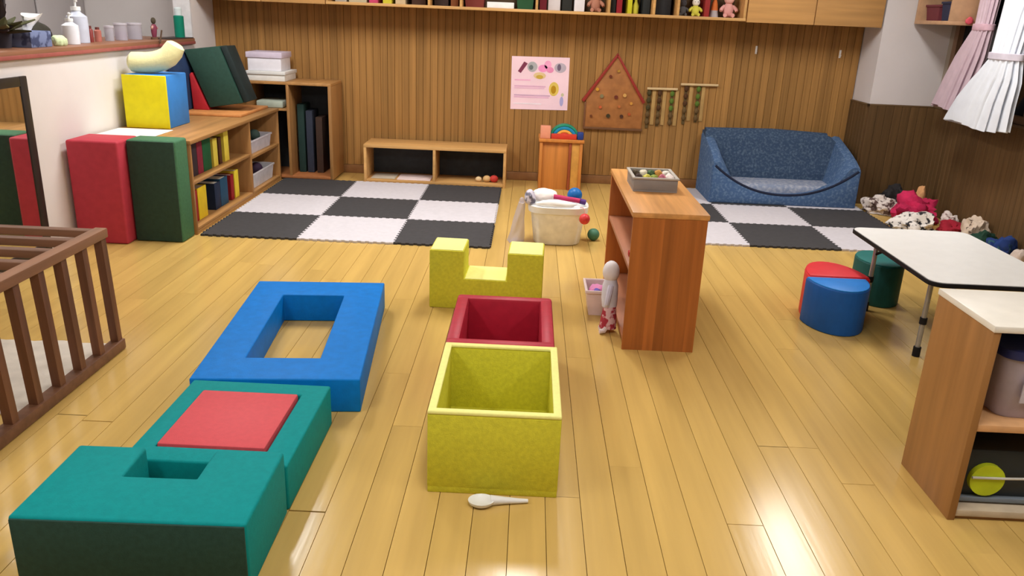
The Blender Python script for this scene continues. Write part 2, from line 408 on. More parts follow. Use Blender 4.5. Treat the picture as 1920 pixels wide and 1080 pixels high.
# spoon toy
t = thing('toy_spoon', 'white plastic toy spoon lying in front of the yellow box', 'spoon', (-.04, 2.055, 0), math.radians(5))
bowl = B()
R = []
for rr, z in ((.004, .004), (.026, .0035), (.034, .010), (.036, .019), (.032, .019), (.024, .013), (.004, .011)):
    R.append([(-.09+rr*1.1*math.cos(a), 2.05+rr*.88*math.sin(a), z) for a in [2*math.pi*k/20 for k in range(20)]])
part('bowl', bowl.loft(R), M['whiteplastic'], t)
part('handle', B().tube([(-.062, 2.054, .014), (-.02, 2.056, .012), (.02, 2.058, .009), (.05, 2.059, .008)], [.016, .011, .008, .006], 10), M['whiteplastic'], t)

# ------------------------------------------------------------------ wooden rack, left
t = thing('slatted_rack', 'dark wooden slatted rack with vertical side bars at the left edge', 'rack', (-2.05, 2.5, 0))
LEAN = -.03
for xx in (-1.66, -2.445):
    part('rail', B().box(xx-.025, xx+.025, 1.75+LEAN, 3.05+LEAN, .488, .526, .005), M['rack_y'], t)
    part('rail', B().box(xx-.025, xx+.025, 1.75, 3.05, .002, .045, .005), M['rack_x'], t)
ys = [3.025-.141*i for i in range(10)]
for xx in (-1.66, -2.445):
    for i, y in enumerate(ys):
        part('post' if i in (0, 9) else 'bar', B().loft([[(xx-.016, y+d-.017, z), (xx+.016, y+d-.017, z), (xx+.016, y+d+.017, z), (xx-.016, y+d+.017, z)] for d, z in ((0, .04), (LEAN, .492))]), M['rack'], t, False)
for i, y in enumerate(ys): part('slat', B().box(-2.42, -1.685, y+LEAN-.02, y+LEAN+.02, .492, .522, .004), M['rack_x'], t)
rug = []
random.seed(3)
for k in range(40):
    a = 2*math.pi*k/40; sx, sy = .36, .31
    c_, s_ = math.cos(a), math.sin(a); q = max(abs(c_), abs(s_))
    rug.append((-2.03+sx*c_/q*(1+.04*random.uniform(-1, 1)), 2.76+sy*s_/q*(1+.04*random.uniform(-1, 1))))
solo('floor_cloth', B().prism(rug, 'z', .001, .009, .003), mat('pale_cloth', (214, 206, 194), .95, .08, 14, .4, 60), 'pale cloth sheet spread on the floor under the slatted rack', 'cloth', (-2.03, 2.76, 0))

# ------------------------------------------------------------------ mirror on left wall
t = thing('wall_mirror', 'tall mirror in a dark frame leaning flat on the white left wall', 'mirror', (-2.64, 4.0, 0))
y0, y1, z0, z1 = 3.62, 4.27, .03, .975
part('frame', B().box(-2.656, -2.638, y0, y0+.06, z0, z1, .004).box(-2.656, -2.638, y1-.06, y1, z0, z1, .004).box(-2.656, -2.638, y0+.06, y1-.06, z1-.05, z1, .004).box(-2.656, -2.638, y0+.06, y1-.06, z0, z0+.05, .004), M['frame'], t)
part('glass', B().box(-2.654, -2.644, y0+.04, y1-.04, z0+.04, z1-.04), M['mirror'], t)
part('foot', B().box(-2.656, -2.638, y0, y0+.05, 0, z0).box(-2.656, -2.638, y1-.05, y1, 0, z0), M['frame'], t)

# ------------------------------------------------------------------ tall mats by the bookcase
t = thing('folded_mat', 'red upright padded mat standing between white wall and green mat', 'mat', (-2.47, 4.6, 0))
part('pad', B().box(-2.632, -2.332, 4.52, 4.78, 0, .605, .014, 3), M['redmat'], t)
t = thing('folded_mat', 'dark green upright padded mat standing against the bookcase end', 'mat', (-2.18, 4.68, 0))
part('pad', B().box(-2.328, -2.04, 4.61, 4.782, 0, .607, .014, 3), M['green2'], t)
part('front_panel', B().box(-2.322, -2.048, 4.605, 4.613, .006, .6, .003), M['matgreen'], t, label='darker green front face')

# ------------------------------------------------------------------ bookcase
bx0, bx1, by0, by1, bh = -2.645, -2.03, 4.79, 6.555, .585
t = thing('bookcase', 'low wooden bookcase along the left wall holding books and bins', 'bookcase', (-2.33, 5.67, 0))
part('top', B().box(bx0, bx1+.008, by0-.005, by1, bh-.024, bh, .003), M['bookcase'], t)
part('side_panel', B().box(bx0, bx1, by0, by0+.022, 0, bh-.024, .002), M['bookcase_v'], t)
part('side_panel', B().box(bx0, bx1, by1-.022, by1, 0, bh-.024, .002), M['bookcase_v'], t)
part('divider', B().box(bx0+.2, bx1, 5.85, 5.872, .03, bh-.024, .002), M['bookcase_v'], t)
part('bottom_board', B().box(bx0+.2, bx1-.003, by0+.022, by1-.022, .02, .042, .002), M['bookcase'], t)
part('plinth', B().box(bx0+.2, bx1, by0+.022, by1-.022, 0, .02), M['bookcase'], t)
part('shelf', B().box(bx0+.2, bx1-.003, by0+.022, 5.85, .31, .33, .002), M['bookcase'], t)
part('shelf', B().box(bx0+.2, bx1-.003, 5.872, by1-.022, .285, .305, .002), M['bookcase'], t)
part('back_panel', B().box(bx0+.19, bx0+.2, by0+.022, by1-.022, 0, bh-.024), M['darkback'], t)
def book(y0, y1, z0, h, col, label, x1=-2.09, dep=.2, lean=0, name='book', cat='book', group='books in the left bookcase'):
    w = y1-y0
    t = thing(name, label, cat, ((x1-dep/2), (y0+y1)/2, z0), group=group)
    c = flat(col); pg = flat((232, 226, 210))
    part('cover', B().box(x1-dep, x1-.004, y0, y0+.004, z0, z0+h).box(x1-dep, x1-.004, y1-.004, y1, z0, z0+h).box(x1-.006, x1, y0, y1, z0, z0+h, .002), c, t)
    part('pages', B().box(x1-dep+.006, x1-.006, y0+.004, y1-.004, z0+.004, z0+h-.006), pg, t)
    if lean: t.rotation_euler = (lean, 0, 0)
    return t
U = .331
book(4.86, 4.95, U, .2, (44, 46, 52), 'charcoal picture book at the near end of upper shelf')
book(4.955, 5.03, U, .205, (58, 46, 54), 'dark plum picture book beside the charcoal one, upper shelf')
book(5.035, 5.12, U, .2, (140, 40, 62), 'crimson red book on the upper bookcase shelf')
book(5.125, 5.26, U, .205, (26, 92, 54), 'wide green book on the upper bookcase shelf')
book(5.30, 5.375, U, .185, (232, 212, 84), 'shorter yellow book next to the green book')
book(5.40, 5.45, U, .18, (84, 50, 30), 'slim brown book between the two yellow books')
book(5.50, 5.585, U, .205, (236, 216, 80), 'taller yellow book near the bookcase divider, upper shelf')
Lz = .0425
book(4.86, 4.98, Lz, .2, (168, 36, 40), 'red book at the near end of lower shelf')
book(4.99, 5.13, Lz, .205, (240, 206, 40), 'wide yellow book beside the red one, lower shelf')
book(5.27, 5.37, Lz, .18, (28, 44, 72), 'dark navy book on the lower bookcase shelf')
book(5.375, 5.51, Lz, .19, (34, 78, 108), 'steel blue book on the lower bookcase shelf')
book(5.57, 5.63, Lz, .18, (150, 30, 34), 'slim dark red book on the lower shelf beside yellow')
book(5.65, 5.73, Lz, .195, (238, 214, 60), 'yellow book next to the divider on the lower shelf')
def bin_(name, label, x0, x1, y0, y1, z0, h, m, cat='bin', flare=.012, group=None):
    t = thing(name, label, cat, ((x0+x1)/2, (y0+y1)/2, z0), group=group); th = .006
    o = lambda f, z: [(x0-f, y0-f, z), (x1+f, y0-f, z), (x1+f, y1+f, z), (x0-f, y1+f, z)]
    part('body', B().loft([o(0, z0), o(flare, z0+h), o(flare-th, z0+h), o(-th, z0+th)]), m, t, smooth=False)
    part('rim', ring(B(), x0-flare-.006, x1+flare+.006, y0-flare-.006, y1+flare+.006, x0-flare+.002, x1+flare-.002, y0-flare+.002, y1+flare-.002, z0+h-.012, z0+h+.003, .002), m, t)
    return t
grey = mat('grey_bin', (206, 202, 210), .5)
bin_('storage_bin', 'grey plastic bin on the upper shelf past the divider', -2.36, -2.07, 5.93, 6.42, .306, .1, grey, group='bookcase bins')
bin_('storage_bin', 'pale plastic bin on the bottom shelf past the divider', -2.36, -2.07, 5.93, 6.44, .0435, .115, mat('pale_bin', (214, 212, 218), .5), group='bookcase bins')
for i, (c, x, y, z, r, lab) in enumerate([((212, 178, 66), -2.15, 6.03, .405, .05, 'yellow toy ball in the upper grey bin'), ((58, 62, 66), -2.2, 6.17, .40, .05, 'dark grey toy ball in the upper grey bin'),
    ((70, 90, 84), -2.15, 6.3, .40, .045, 'slate green toy ball in the upper grey bin'), ((72, 52, 78), -2.15, 6.3, .135, .05, 'dark purple toy ball in the lower bin'), ((60, 56, 70), -2.2, 6.15, .13, .05, 'dark toy ball at the near end of the lower bin')]):
    solo('toy_ball', B().ball((x, y, z), r), flat(c), lab, 'toy', (x, y, z-r), group='toys in the bookcase bins')
# on top of the bookcase
solo('paper_sheet', B().box(-2.63, -2.28, 4.81, 5.15, bh+.0005, bh+.004, .001), mat('white_paper', (244, 246, 242), .6), 'white board lying on the near end of bookcase top', 'board', (-2.42, 5.0, bh))
t = thing('soft_cube', 'soft cube with yellow front and blue side on the bookcase', 'foam block', (-2.46, 5.37, bh))
part('body', B().box(-2.6, -2.325, 5.205, 5.535, bh, .92, .008), M['blue2'], t)
part('front_panel', B().box(-2.602, -2.318, 5.195, 5.207, bh+.002, .92, .004), M['yellow_face'], t, label='bright yellow front face')
part('side_panel', B().box(-2.604, -2.598, 5.2, 5.53, bh+.003, .918, .003), M['yellow_face'], t)
# cream bent bolster
t = thing('bent_cushion', 'cream plush bent bolster cushion resting on the yellow soft cube', 'cushion', (-2.45, 5.36, .92))
path = [(-2.585, 5.33, .989), (-2.54, 5.335, .988), (-2.49, 5.34, .988), (-2.44, 5.345, .994), (-2.395, 5.35, 1.008), (-2.355, 5.355, 1.03), (-2.325, 5.36, 1.065), (-2.305, 5.365, 1.10)]
part('pillow', B().tube([(-2.60, 5.33, .989)]+path+[(-2.298, 5.366, 1.112)], [.045, .063, .066, .066, .067, .067, .066, .065, .058, .038], 16), M['cream'], t)
# stacked slabs behind
t = thing('leaning_block', 'dark green slanted foam block tipped on the bookcase top', 'foam block', (-2.3, 6.2, bh))
part('body', B().prism([(-2.565, 1.035), (-2.305, 1.07), (-2.155, .665), (-2.405, .622)], 'y', 6.1, 6.3, .008), mat('deep_green_vinyl', (36, 68, 58), .7, .12, 40), t)
part('side_strip', B().prism([(-2.3, 1.068), (-2.25, 1.072), (-2.105, .68), (-2.15, .664)], 'y', 6.12, 6.3, .006), mat('black_green_vinyl', (28, 40, 40), .7), t)
t = thing('wedge_block', 'red foam wedge tucked under the slanted green block', 'foam block', (-2.48, 6.15, bh))
part('body', B().prism([(-2.525, .605), (-2.41, .605), (-2.52, .875), (-2.535, .86)], 'y', 6.09, 6.46, .004), mat('wedge_red', (176, 38, 48), .65), t)
t = thing('foam_slab', 'dark navy foam slab standing behind the cream bolster', 'foam block', (-2.6, 6.0, bh))
part('body', B().prism([(-2.63, .606), (-2.54, .606), (-2.545, .9), (-2.575, 1.02), (-2.63, 1.02)], 'y', 5.95, 6.45, .008), M['navy'], t)
solo('wooden_tray', B().box(-2.63, -2.1, 5.9, 6.53, bh+.0005, bh+.019, .004), mat('tray_wood', (198, 134, 78), .5, .12), 'flat orange-brown wooden board under the leaning foam blocks', 'tray', (-2.35, 6.2, bh))

# ------------------------------------------------------------------ tall open shelf in the corner
t = thing('open_cabinet', 'upright wooden two-bay shelf unit in the back left corner', 'shelf unit', (-1.95, 6.77, 0))
sx0, sx1, sy0, sy1, sh = -2.29, -1.6, 6.575, 6.965, .79
part('top', B().box(sx0, sx1, sy0, sy1, sh-.022, sh, .003), M['bookcase'], t)
for xx in (sx0, sx1-.026): part('side_panel', B().box(xx, xx+.026, sy0, sy1, .0135, sh-.022, .002), M['bookcase_v'], t)
part('divider', B().box(-1.965, -1.943, sy0, sy1-.012, .035, sh-.022, .002), M['bookcase_v'], t)
part('bottom_board', B().box(sx0+.026, sx1-.026, sy0, sy1, .0135, .035, .002), mat('reddish_board', (164, 104, 62), .5), t)
part('back_panel', B().box(sx0+.026, sx1-.026, sy1-.01, sy1, .035, sh-.022), M['darkback'], t)
part('shelf', B().box(sx0+.026, -1.965, sy0+.01, sy1-.012, .56, .578, .002), M['bookcase'], t)
solo('folded_cloth', B().box(-2.22, -2.0, 6.6, 6.85, .579, .635, .012), mat('sage_cloth', (168, 178, 164), .9), 'pale sage folded cloth inside the corner shelf unit', 'cloth', (-2.1, 6.72, .579))
for i, (x, c, lab) in enumerate([(-1.9, (34, 58, 54), 'dark green folder upright in the tall bay of the corner unit'), (-1.83, (52, 58, 74), 'slate blue folder upright in the tall bay of the corner unit'), (-1.75, (72, 54, 46), 'brown folder upright in the tall bay of the corner unit')]):
    solo('folder', B().box(x-.028, x+.028, 6.74, 6.94, .036, .6-.05*i, .004), flat(c, .8), lab, 'folder', (x, 6.84, .036), group='folders in the corner unit')
t = thing('storage_box', 'white paper box with lilac lid, upper of the two on corner unit', 'box', (-2.15, 6.75, .868))
part('body', B().box(-2.275, -2.005, 6.62, 6.88, .868, .985, .004), flat((226, 224, 232)), t)
part('lid', B().box(-2.285, -1.995, 6.61, 6.89, .968, 1.012, .004), flat((206, 194, 212)), t)
t = thing('storage_box', 'white lower paper box directly on top of the corner unit', 'box', (-2.13, 6.76, .79))
part('body', B().box(-2.28, -1.975, 6.6, 6.92, .7905, .85, .004), flat((226, 226, 222)), t)
part('lid', B().box(-2.288, -1.967, 6.59, 6.93, .84, .867, .004), flat((216, 216, 214)), t)

# ------------------------------------------------------------------ low two-bay shelf
t = thing('low_shelf', 'low light wood shelf with two bays against the panelled wall', 'shelf unit', (-.76, 6.75, 0))
lx0, lx1, ly0, ly1, lh = -1.35, -.172, 6.592, 6.93, .318
part('top', B().box(lx0, lx1, ly0, ly1, lh-.026, lh, .003), M['lightwood'], t)
for xx in (lx0, lx1-.022): part('side_panel', B().box(xx, xx+.022, ly0, ly1, 0, lh-.026, .002), M['lightwood'], t)
part('divider', B().box(-.777, -.755, ly0, ly1-.01, .03, lh-.026, .002), M['lightwood'], t)
part('bottom_board', B().box(lx0+.022, lx1-.022, ly0, ly1, .008, .03, .002), M['lightwood'], t)
part('back_panel', B().box(lx0+.022, lx1-.022, ly1-.01, ly1, .03, lh-.026), M['darkback'], t)
solo('paper_sheet', B().box(-1.08, -.8, 6.61, 6.85, .0305, .036, .001), flat((226, 206, 204)), 'pinkish paper pad lying in the left bay of the low shelf', 'paper', (-.95, 6.73, .03))
solo('paper_sheet', B().box(-1.3, -1.1, 6.63, 6.85, .0305, .034, .001), flat((190, 178, 160)), 'tan paper lying at the left end inside the low shelf', 'paper', (-1.2, 6.74, .03))
for x, c, r, lab in ((-.33, (216, 176, 120), .028, 'beige toy fruit in the right bay of the low shelf'), (-.27, (196, 60, 52), .03, 'red toy fruit at the right end of the low shelf'), (-.4, (226, 196, 150), .022, 'small cream toy fruit in the right bay of the low shelf')):
    t = thing('toy_fruit', lab, 'toy', (x, 6.68, .03), group='toy fruit in the low shelf')
    part('body', B().ball((x, 6.68, .0305+r), (r*1.2, r, r)), flat(c), t); part('stem', B().tube([(x, 6.68, .03+1.9*r), (x+.004, 6.68, .038+2*r)], .003, 6), flat((90, 70, 40)), t)

# ------------------------------------------------------------------ upper wall cabinets
CZ, CT, CY0, CY1 = 1.395, 1.95, 6.63, 6.985
t = thing('wall_cabinet', 'closed light wood wall cabinet above the corner shelf unit', 'cabinet', (-2.14, 6.84, CZ))
part('body', B().box(-2.655, -1.632, CY0+.018, CY1, CZ, CT), M['cabdoor'], t)
for a, b_ in ((-2.65, -2.145), (-2.14, -1.636)): part('door', B().box(a, b_, CY0, CY0+.017, CZ-.002, CT-.01, .002), M['cabdoor'], t)
t = thing('open_wall_shelf', 'long open wall shelf of light wood with toys and books', 'shelf', (0, 6.84, CZ))
part('bottom_board', B().box(-1.63, 1.652, CY0, CY1, CZ, CZ+.022, .002), M['lightwood'], t)
part('top', B().box(-1.63, 1.652, CY0, CY1, CT-.02, CT, .002), M['lightwood'], t)
part('back_panel', B().box(-1.63, 1.652, CY1-.01, CY1, CZ+.022, CT-.02), mat('shelf_back', (92, 72, 50), .7), t)
for x in (-1.63, -.83, -.58, .012, .575, .925, 1.112, 1.63): part('divider', B().box(x, x+.02, CY0, CY1-.01, CZ+.022, CT-.02, .002), M['lightwood'], t)
t = thing('wall_cabinet', 'closed light wood wall cabinet with two doors above the sofa', 'cabinet', (2.2, 6.84, CZ))
part('body', B().box(1.655, 2.71, CY0+.018, CY1, CZ-.004, CT), M['cabdoor'], t)
for a, b_ in ((1.66, 2.178), (2.186, 2.708)): part('door', B().box(a, b_, CY0, CY0+.017, CZ-.006, CT-.01, .002), M['cabdoor'], t)
Z0 = CZ+.0225
def ubook(x0, x1, h, col, label, y0=6.74, dep=.2):
    t = thing('book', label, 'book', ((x0+x1)/2, y0+dep/2, Z0), group='books on the open wall shelf')
    part('cover', B().box(x0, x0+.004, y0, y0+dep, Z0, Z0+h).box(x1-.004, x1, y0, y0+dep, Z0, Z0+h).box(x0, x1, y0-.005, y0+.002, Z0, Z0+h, .002), flat(col), t)
    part('pages', B().box(x0+.004, x1-.004, y0+.002, y0+dep-.005, Z0+.003, Z0+h-.005), flat((228, 222, 208)), t)
ubook(-1.58, -1.49, .24, (176, 170, 160), 'beige grey book at the left end of the wall shelf')
ubook(-1.47, -1.33, .22, (186, 178, 150), 'wide sand coloured book on the wall shelf')
ubook(-1.31, -1.24, .23, (196, 70, 110), 'pink book on the wall shelf over the corner unit')
ubook(-1.2, -1.13, .24, (206, 200, 60), 'lime yellow book on the wall shelf over the low shelf')
ubook(-1.1, -1.02, .22, (206, 186, 150), 'cream book on the wall shelf left of the dark gap')
ubook(-.97, -.86, .24, (66, 44, 34), 'dark brown book left of the first shelf divider')
ubook(-.79, -.68, .23, (58, 44, 40), 'nearly black book between the two left dividers')
ubook(-.66, -.6, .24, (126, 74, 40), 'chestnut book just left of a shelf divider')
bin_('storage_bin', 'dark red low bin on the wall shelf behind the white papers', -.54, -.4, 6.73, 6.92, Z0, .12, flat((120, 52, 44)))
solo('paper_stack', B().box(-.372, -.158, 6.73, 6.93, Z0+.0, Z0+.045, .003), flat((240, 240, 240)), 'white paper stack on the wall shelf', 'paper', (-.26, 6.83, Z0))
bin_('storage_bin', 'dark green bin on the wall shelf beside the white papers', -.13, -.01, 6.73, 6.92, Z0, .14, flat((38, 84, 52)))
ubook(.045, .1, .22, (110, 28, 40), 'maroon book on the wall shelf above the poster')
solo('toy_carton', B().box(.112, .208, 6.735, 6.9, Z0, Z0+.16, .004), flat((216, 210, 212)), 'pale carton beside the maroon book on the wall shelf', 'box', (.16, 6.8, Z0))
ubook(.222, .3, .24, (40, 42, 40), 'black book behind the small white carton')
solo('toy_carton', B().box(.318, .4, 6.735, 6.9, Z0, Z0+.15, .004), flat((226, 224, 228)), 'small white carton left of the pink figure on wall shelf', 'box', (.36, 6.8, Z0))
def plush(label, x, y, z, s, body, c2, ears=True, group=None, name='plush_toy'):
    t = thing(name, label, 'toy', (x, y, z), group=group)
    bd = part('body', B().ball((x, y, z+.055*s), (.04*s, .036*s, .055*s)), flat(body, .95), t)
    hd = part('head', B().ball((x, y-.005*s, z+.13*s), (.038*s, .035*s, .036*s)), flat(c2, .95), t)
    for sg in (-1, 1):
        part('arm', B().tube([(x+sg*.032*s, y, z+.08*s), (x+sg*.055*s, y-.02*s, z+.06*s), (x+sg*.06*s, y-.03*s, z+.045*s)], [.014*s, .014*s, .012*s], 8), flat(body, .95), t)
        part('leg', B().tube([(x+sg*.02*s, y-.01*s, z+.02*s), (x+sg*.03*s, y-.05*s, z+.016*s)], [.017*s, .015*s], 8), flat(body, .95), t)
        if ears: part('ear', B().ball((x+sg*.024*s, y, z+.168*s), (.012*s, .008*s, .02*s), 10, 8), flat(c2, .95), hd)
        part('eye', B().ball((x+sg*.014*s, y-.04*s, z+.135*s), .004*s, 8, 6), flat((30, 28, 28)), hd)
    return t
plush('small pinkish brown plush toy on the wall shelf above house board', .49, 6.79, Z0, 1.0, (186, 132, 110), (200, 150, 124))
ubook(.6, .645, .24, (38, 40, 38), 'black book right of the plush toy on wall shelf')
ubook(.652, .696, .24, (150, 34, 44), 'bright red book on the wall shelf above house board')
ubook(.74, .775, .2, (208, 204, 40), 'thin yellow-green book on the wall shelf')
t = thing('toy_bottle', 'yellow toy bottle standing beside the thin yellow book', 'toy', (.81, 6.8, Z0))
part('body', B().lathe([(.006, Z0), (.024, Z0+.001), (.026, Z0+.06), (.012, Z0+.09), (.012, Z0+.11), (.002, Z0+.112)], .81, 6.8, 14), flat((214, 206, 70)), t)
part('cap', B().lathe([(.002, Z0+.108), (.014, Z0+.108), (.014, Z0+.128), (.002, Z0+.13)], .81, 6.8, 14), flat((150, 110, 40)), t)
ubook(.86, .915, .23, (44, 50, 52), 'charcoal book against the pale divider on wall shelf')
ubook(.96, 1.08, .24, (42, 44, 48), 'wide black book between two dividers on wall shelf')
plush('grey plush toy on the wall shelf in the last bay', 1.185, 6.8, Z0, .72, (96, 96, 100), (80, 80, 86))
plush('yellow and white plush toy on the wall shelf', 1.283, 6.79, Z0, .8, (214, 208, 84), (240, 236, 226))
ubook(1.345, 1.385, .2, (150, 44, 44), 'slim red book between plush toys on wall shelf')
t = thing('toy_rocket', 'orange and grey cone toy on the wall shelf', 'toy', (1.435, 6.8, Z0))
part('base', B().lathe([(.002, Z0), (.036, Z0), (.03, Z0+.05), (.002, Z0+.051)], 1.435, 6.8, 14), flat((178, 170, 172)), t)
part('top', B().lathe([(.03, Z0+.05), (.022, Z0+.1), (.012, Z0+.13), (.002, Z0+.14)], 1.435, 6.8, 14), flat((206, 110, 50)), t)
plush('pink plush toy beside the closed cabinet door on wall shelf', 1.54, 6.78, Z0, 1.05, (222, 164, 158), (228, 176, 168))

# ------------------------------------------------------------------ things on the panelled wall
YW = YB-.018
t = thing('poster', 'pink paper poster with drawings taped to the panelled wall', 'poster', (.08, YW-.002, .83))
part('sheet', B().prism([(-.165, 1.045), (.32, 1.05), (.324, .618), (-.162, .61)], 'y', YW-.004, YW-.001), M['poster'], t)
yp = YW-.0055
def disc(cx, cz, rx, rz, n=18, ang=0): 
    c, s = math.cos(ang), math.sin(ang)
    return [(cx+rx*math.cos(a)*c-rz*math.sin(a)*s, cz+rx*math.cos(a)*s+rz*math.sin(a)*c) for a in [2*math.pi*k/n for k in range(n)]]
def print_(pts, col, name='print', k=0): return part(name, B().prism(pts, 'y', yp-.0006*k, yp+.0015), flat(col), t, False)
print_([(-.11, .925), (-.085, .91), (-.03, .99), (-.06, 1.005)], (128, 56, 82))
print_(disc(.01, .965, .042, .042), (176, 176, 180)); print_(disc(.0, .96, .018, .02), (112, 118, 120), k=1)
print_(disc(.1, .955, .04, .03), (240, 150, 200)); print_(disc(.14, .985, .03, .035), (244, 168, 206)); print_(disc(.16, .945, .03, .024), (236, 146, 190), k=1)
print_(disc(.245, .965, .05, .04), (190, 178, 192)); print_(disc(.235, .968, .016, .028), (112, 98, 120), k=1)
print_(disc(.075, .895, .052, .028), (226, 198, 150)); print_(disc(.075, .885, .03, .016), (206, 172, 70), k=1)
print_(disc(.2, .79, .042, .058), (224, 196, 96)); print_(disc(.197, .785, .022, .034), (188, 142, 20), k=1)
print_(disc(.27, .69, .016, .04), (176, 172, 218)); print_(disc(.275, .745, .012, .014), (200, 196, 160))
for z, x1, c in ((.86, .0, (236, 176, 208)), (.81, .13, (222, 176, 204)), (.795, .12, (232, 190, 214)), (.735, .17, (206, 168, 196)), (.72, .16, (228, 182, 210)), (.665, .1, (240, 226, 236))):
    print_([(-.135, z), (x1, z+.002), (x1, z-.009), (-.135, z-.011)], c)
# house board
t = thing('house_board', 'house-shaped wooden peg board with red roof edges on wall', 'toy board', (.72, YW-.01, .7))
part('board', B().prism([(.475, .478), (.965, .484), (.965, .725), (.716, 1.075), (.475, .72)], 'y', YW-.018, YW-.002, .003), mat('house_wood', (162, 106, 58), .55, .15), t)
for a, b_ in (((.716, 1.105), (.44, .712)), ((.716, 1.105), (.978, .715))):
    dx, dz = b_[0]-a[0], b_[1]-a[1]; L = math.hypot(dx, dz); nx, nz = (dz/L, -dx/L); sg = 1 if nz > 0 else -1
    nx, nz = nx*sg*.026, nz*sg*.026
    part('roof_strip', B().prism([a, b_, (b_[0]-nx, b_[1]-nz), (a[0]-nx*.3, a[1]-nz*1.4)], 'y', YW-.03, YW-.002, .002), mat('roof_red', (150, 50, 42), .5), t)
for a, b_ in (((.468, .472), (.972, .49)),): part('base_strip', B().box(a[0], b_[0], YW-.026, YW-.002, .47, .49, .002), mat('board_edge', (110, 74, 46), .6), t)
part('side_strip', B().box(.466, .48, YW-.024, YW-.002, .48, .7, .002), mat('board_edge2', (120, 78, 50), .6), t)
for x, z, r, c in ((.67, .915, .012, (110, 50, 30)), (.607, .751, .016, (130, 120, 84)), (.729, .747, .016, (104, 46, 30)), (.528, .583, .011, (110, 60, 30)), (.673, .589, .017, (60, 52, 30)), (.787, .589, .015, (74, 44, 30)),
                   (.566, .806, .014, (206, 150, 50)), (.734, .961, .012, (170, 128, 50)), (.8, .765, .015, (206, 160, 90)), (.6, .66, .013, (190, 90, 50)), (.85, .61, .012, (170, 80, 40)), (.86, .7, .012, (196, 140, 60)), (.76, .67, .011, (190, 110, 60))):
    part('peg', B().tube([(x, YW-.014, z), (x, YW-.032, z)], r, 10), flat(c), t)
# hanging strips
for gi, (x0, x1, z, lab, ss) in enumerate(((.984, 1.24, .828, 'pale wooden bar with three dark beaded strips beside house board', (1.006, 1.095, 1.2)), (1.262, 1.575, .874, 'pale wooden bar with two dark beaded strips, higher and further right', (1.314, 1.417)))):
    t = thing('hanging_rack', lab, 'wall hanging', ((x0+x1)/2, YW-.01, z), group='hanging bars on the panelled wall')
    part('bar', B().tube([(x0, YW-.018, z), (x1, YW-.018, z+.004)], .0105, 10), mat('bar_wood', (206, 180, 136), .6), t)
    for si, x in enumerate(ss):
        cols = [(70, 62, 34), (78, 50, 26), (86, 112, 40)][(si+gi) % 3]
        sp = part('strip', B().box(x-.012, x+.012, YW-.012, YW-.004, z-.33+.02*si, z-.008, .003), mat('strip_cloth', (96, 78, 46), .9), t)
        for k in range(5): part('bead', B().ball((x, YW-.016, z-.035-.06*k), (.019, .012, .024), 10, 8), flat(cols if k < 3 else (98, 76, 44), .8), sp)
        part('ribbon', B().box(x+.028, x+.058, YW-.007, YW-.004, z-.3, z-.008, .001), mat('ribbon_cloth', (176, 142, 88), .9), t)
for x, z, lab in ((1.857, 1.175, 'small white wall hook under the cabinet near its left door'), (2.55, 1.17, 'small white wall hook at the right end under the cabinet')):
    t = thing('wall_hook', lab, 'hook', (x, YW, z), group='white wall hooks')
    part('plate', B().box(x-.008, x+.008, YW-.004, YW+.001, z-.032, z+.032, .002), M['whiteplastic'], t)
    part('hook', B().tube([(x, YW-.004, z-.0), (x, YW-.02, z-.02), (x, YW-.024, z-.006)], .004, 8), M['whiteplastic'], t)

# ------------------------------------------------------------------ wooden box stool with rainbow toy
t = thing('box_stool', 'orange wooden box stool standing against the panelled wall', 'stool', (.28, 6.78, 0))
part('top', B().box(.09, .465, 6.62, 6.94, .395, .42, .004), M['cubewood'], t)
for a, b_ in ((.1, .125), (.43, .455)): part('side_panel', B().box(a, b_, 6.63, 6.935, 0, .395, .003), M['cubewood'], t)
part('front_panel', B().box(.125, .34, 6.65, 6.668, .0, .395, .002), M['cubewood'], t)
part('front_panel', B().box(.365, .43, 6.64, 6.658, .0, .395, .002), mat('stool_wood_light', (206, 150, 72), .45, .15), t)
part('batten', B().box(.341, .364, 6.634, 6.656, .0, .395, .002), mat('stool_batten', (150, 74, 44), .5), t)
t = thing('rainbow_toy', 'rainbow arch stacking toy on top of the wooden stool', 'toy', (.3, 6.72, .42))
for r0, r1, c in ((.02, .05, (212, 70, 40)), (.052, .075, (236, 168, 70)), (.077, .103, (24, 134, 178)), (.105, .122, (30, 140, 110))):
    pts = [(.3+r1*math.cos(a), .421+r1*.95*math.sin(a)) for a in [math.pi*k/14 for k in range(15)]]+[(.3+r0*math.cos(a), .421+r0*.95*math.sin(a)) for a in [math.pi*k/14 for k in range(14, -1, -1)]]
    part('arch', B().prism(pts, 'y', 6.68, 6.76, .003), flat(c, .5), t)
solo('wood_block', B().box(.19, .4, 6.645, 6.675, .4205, .462, .004), flat((206, 62, 44), .5), 'red wooden bar in front of the rainbow toy', 'toy', (.3, 6.66, .42))
solo('wood_block', B().box(.405, .455, 6.64, 6.7, .4205, .48, .006), flat((40, 62, 132), .5), 'navy blue block at the right end of the stool top', 'toy', (.43, 6.67, .42))
solo('wood_block', B().box(.1, .185, 6.64, 6.72, .4205, .52, .006), flat((226, 150, 120), .6), 'salmon pink block at the left end of the stool top', 'toy', (.14, 6.68, .42))

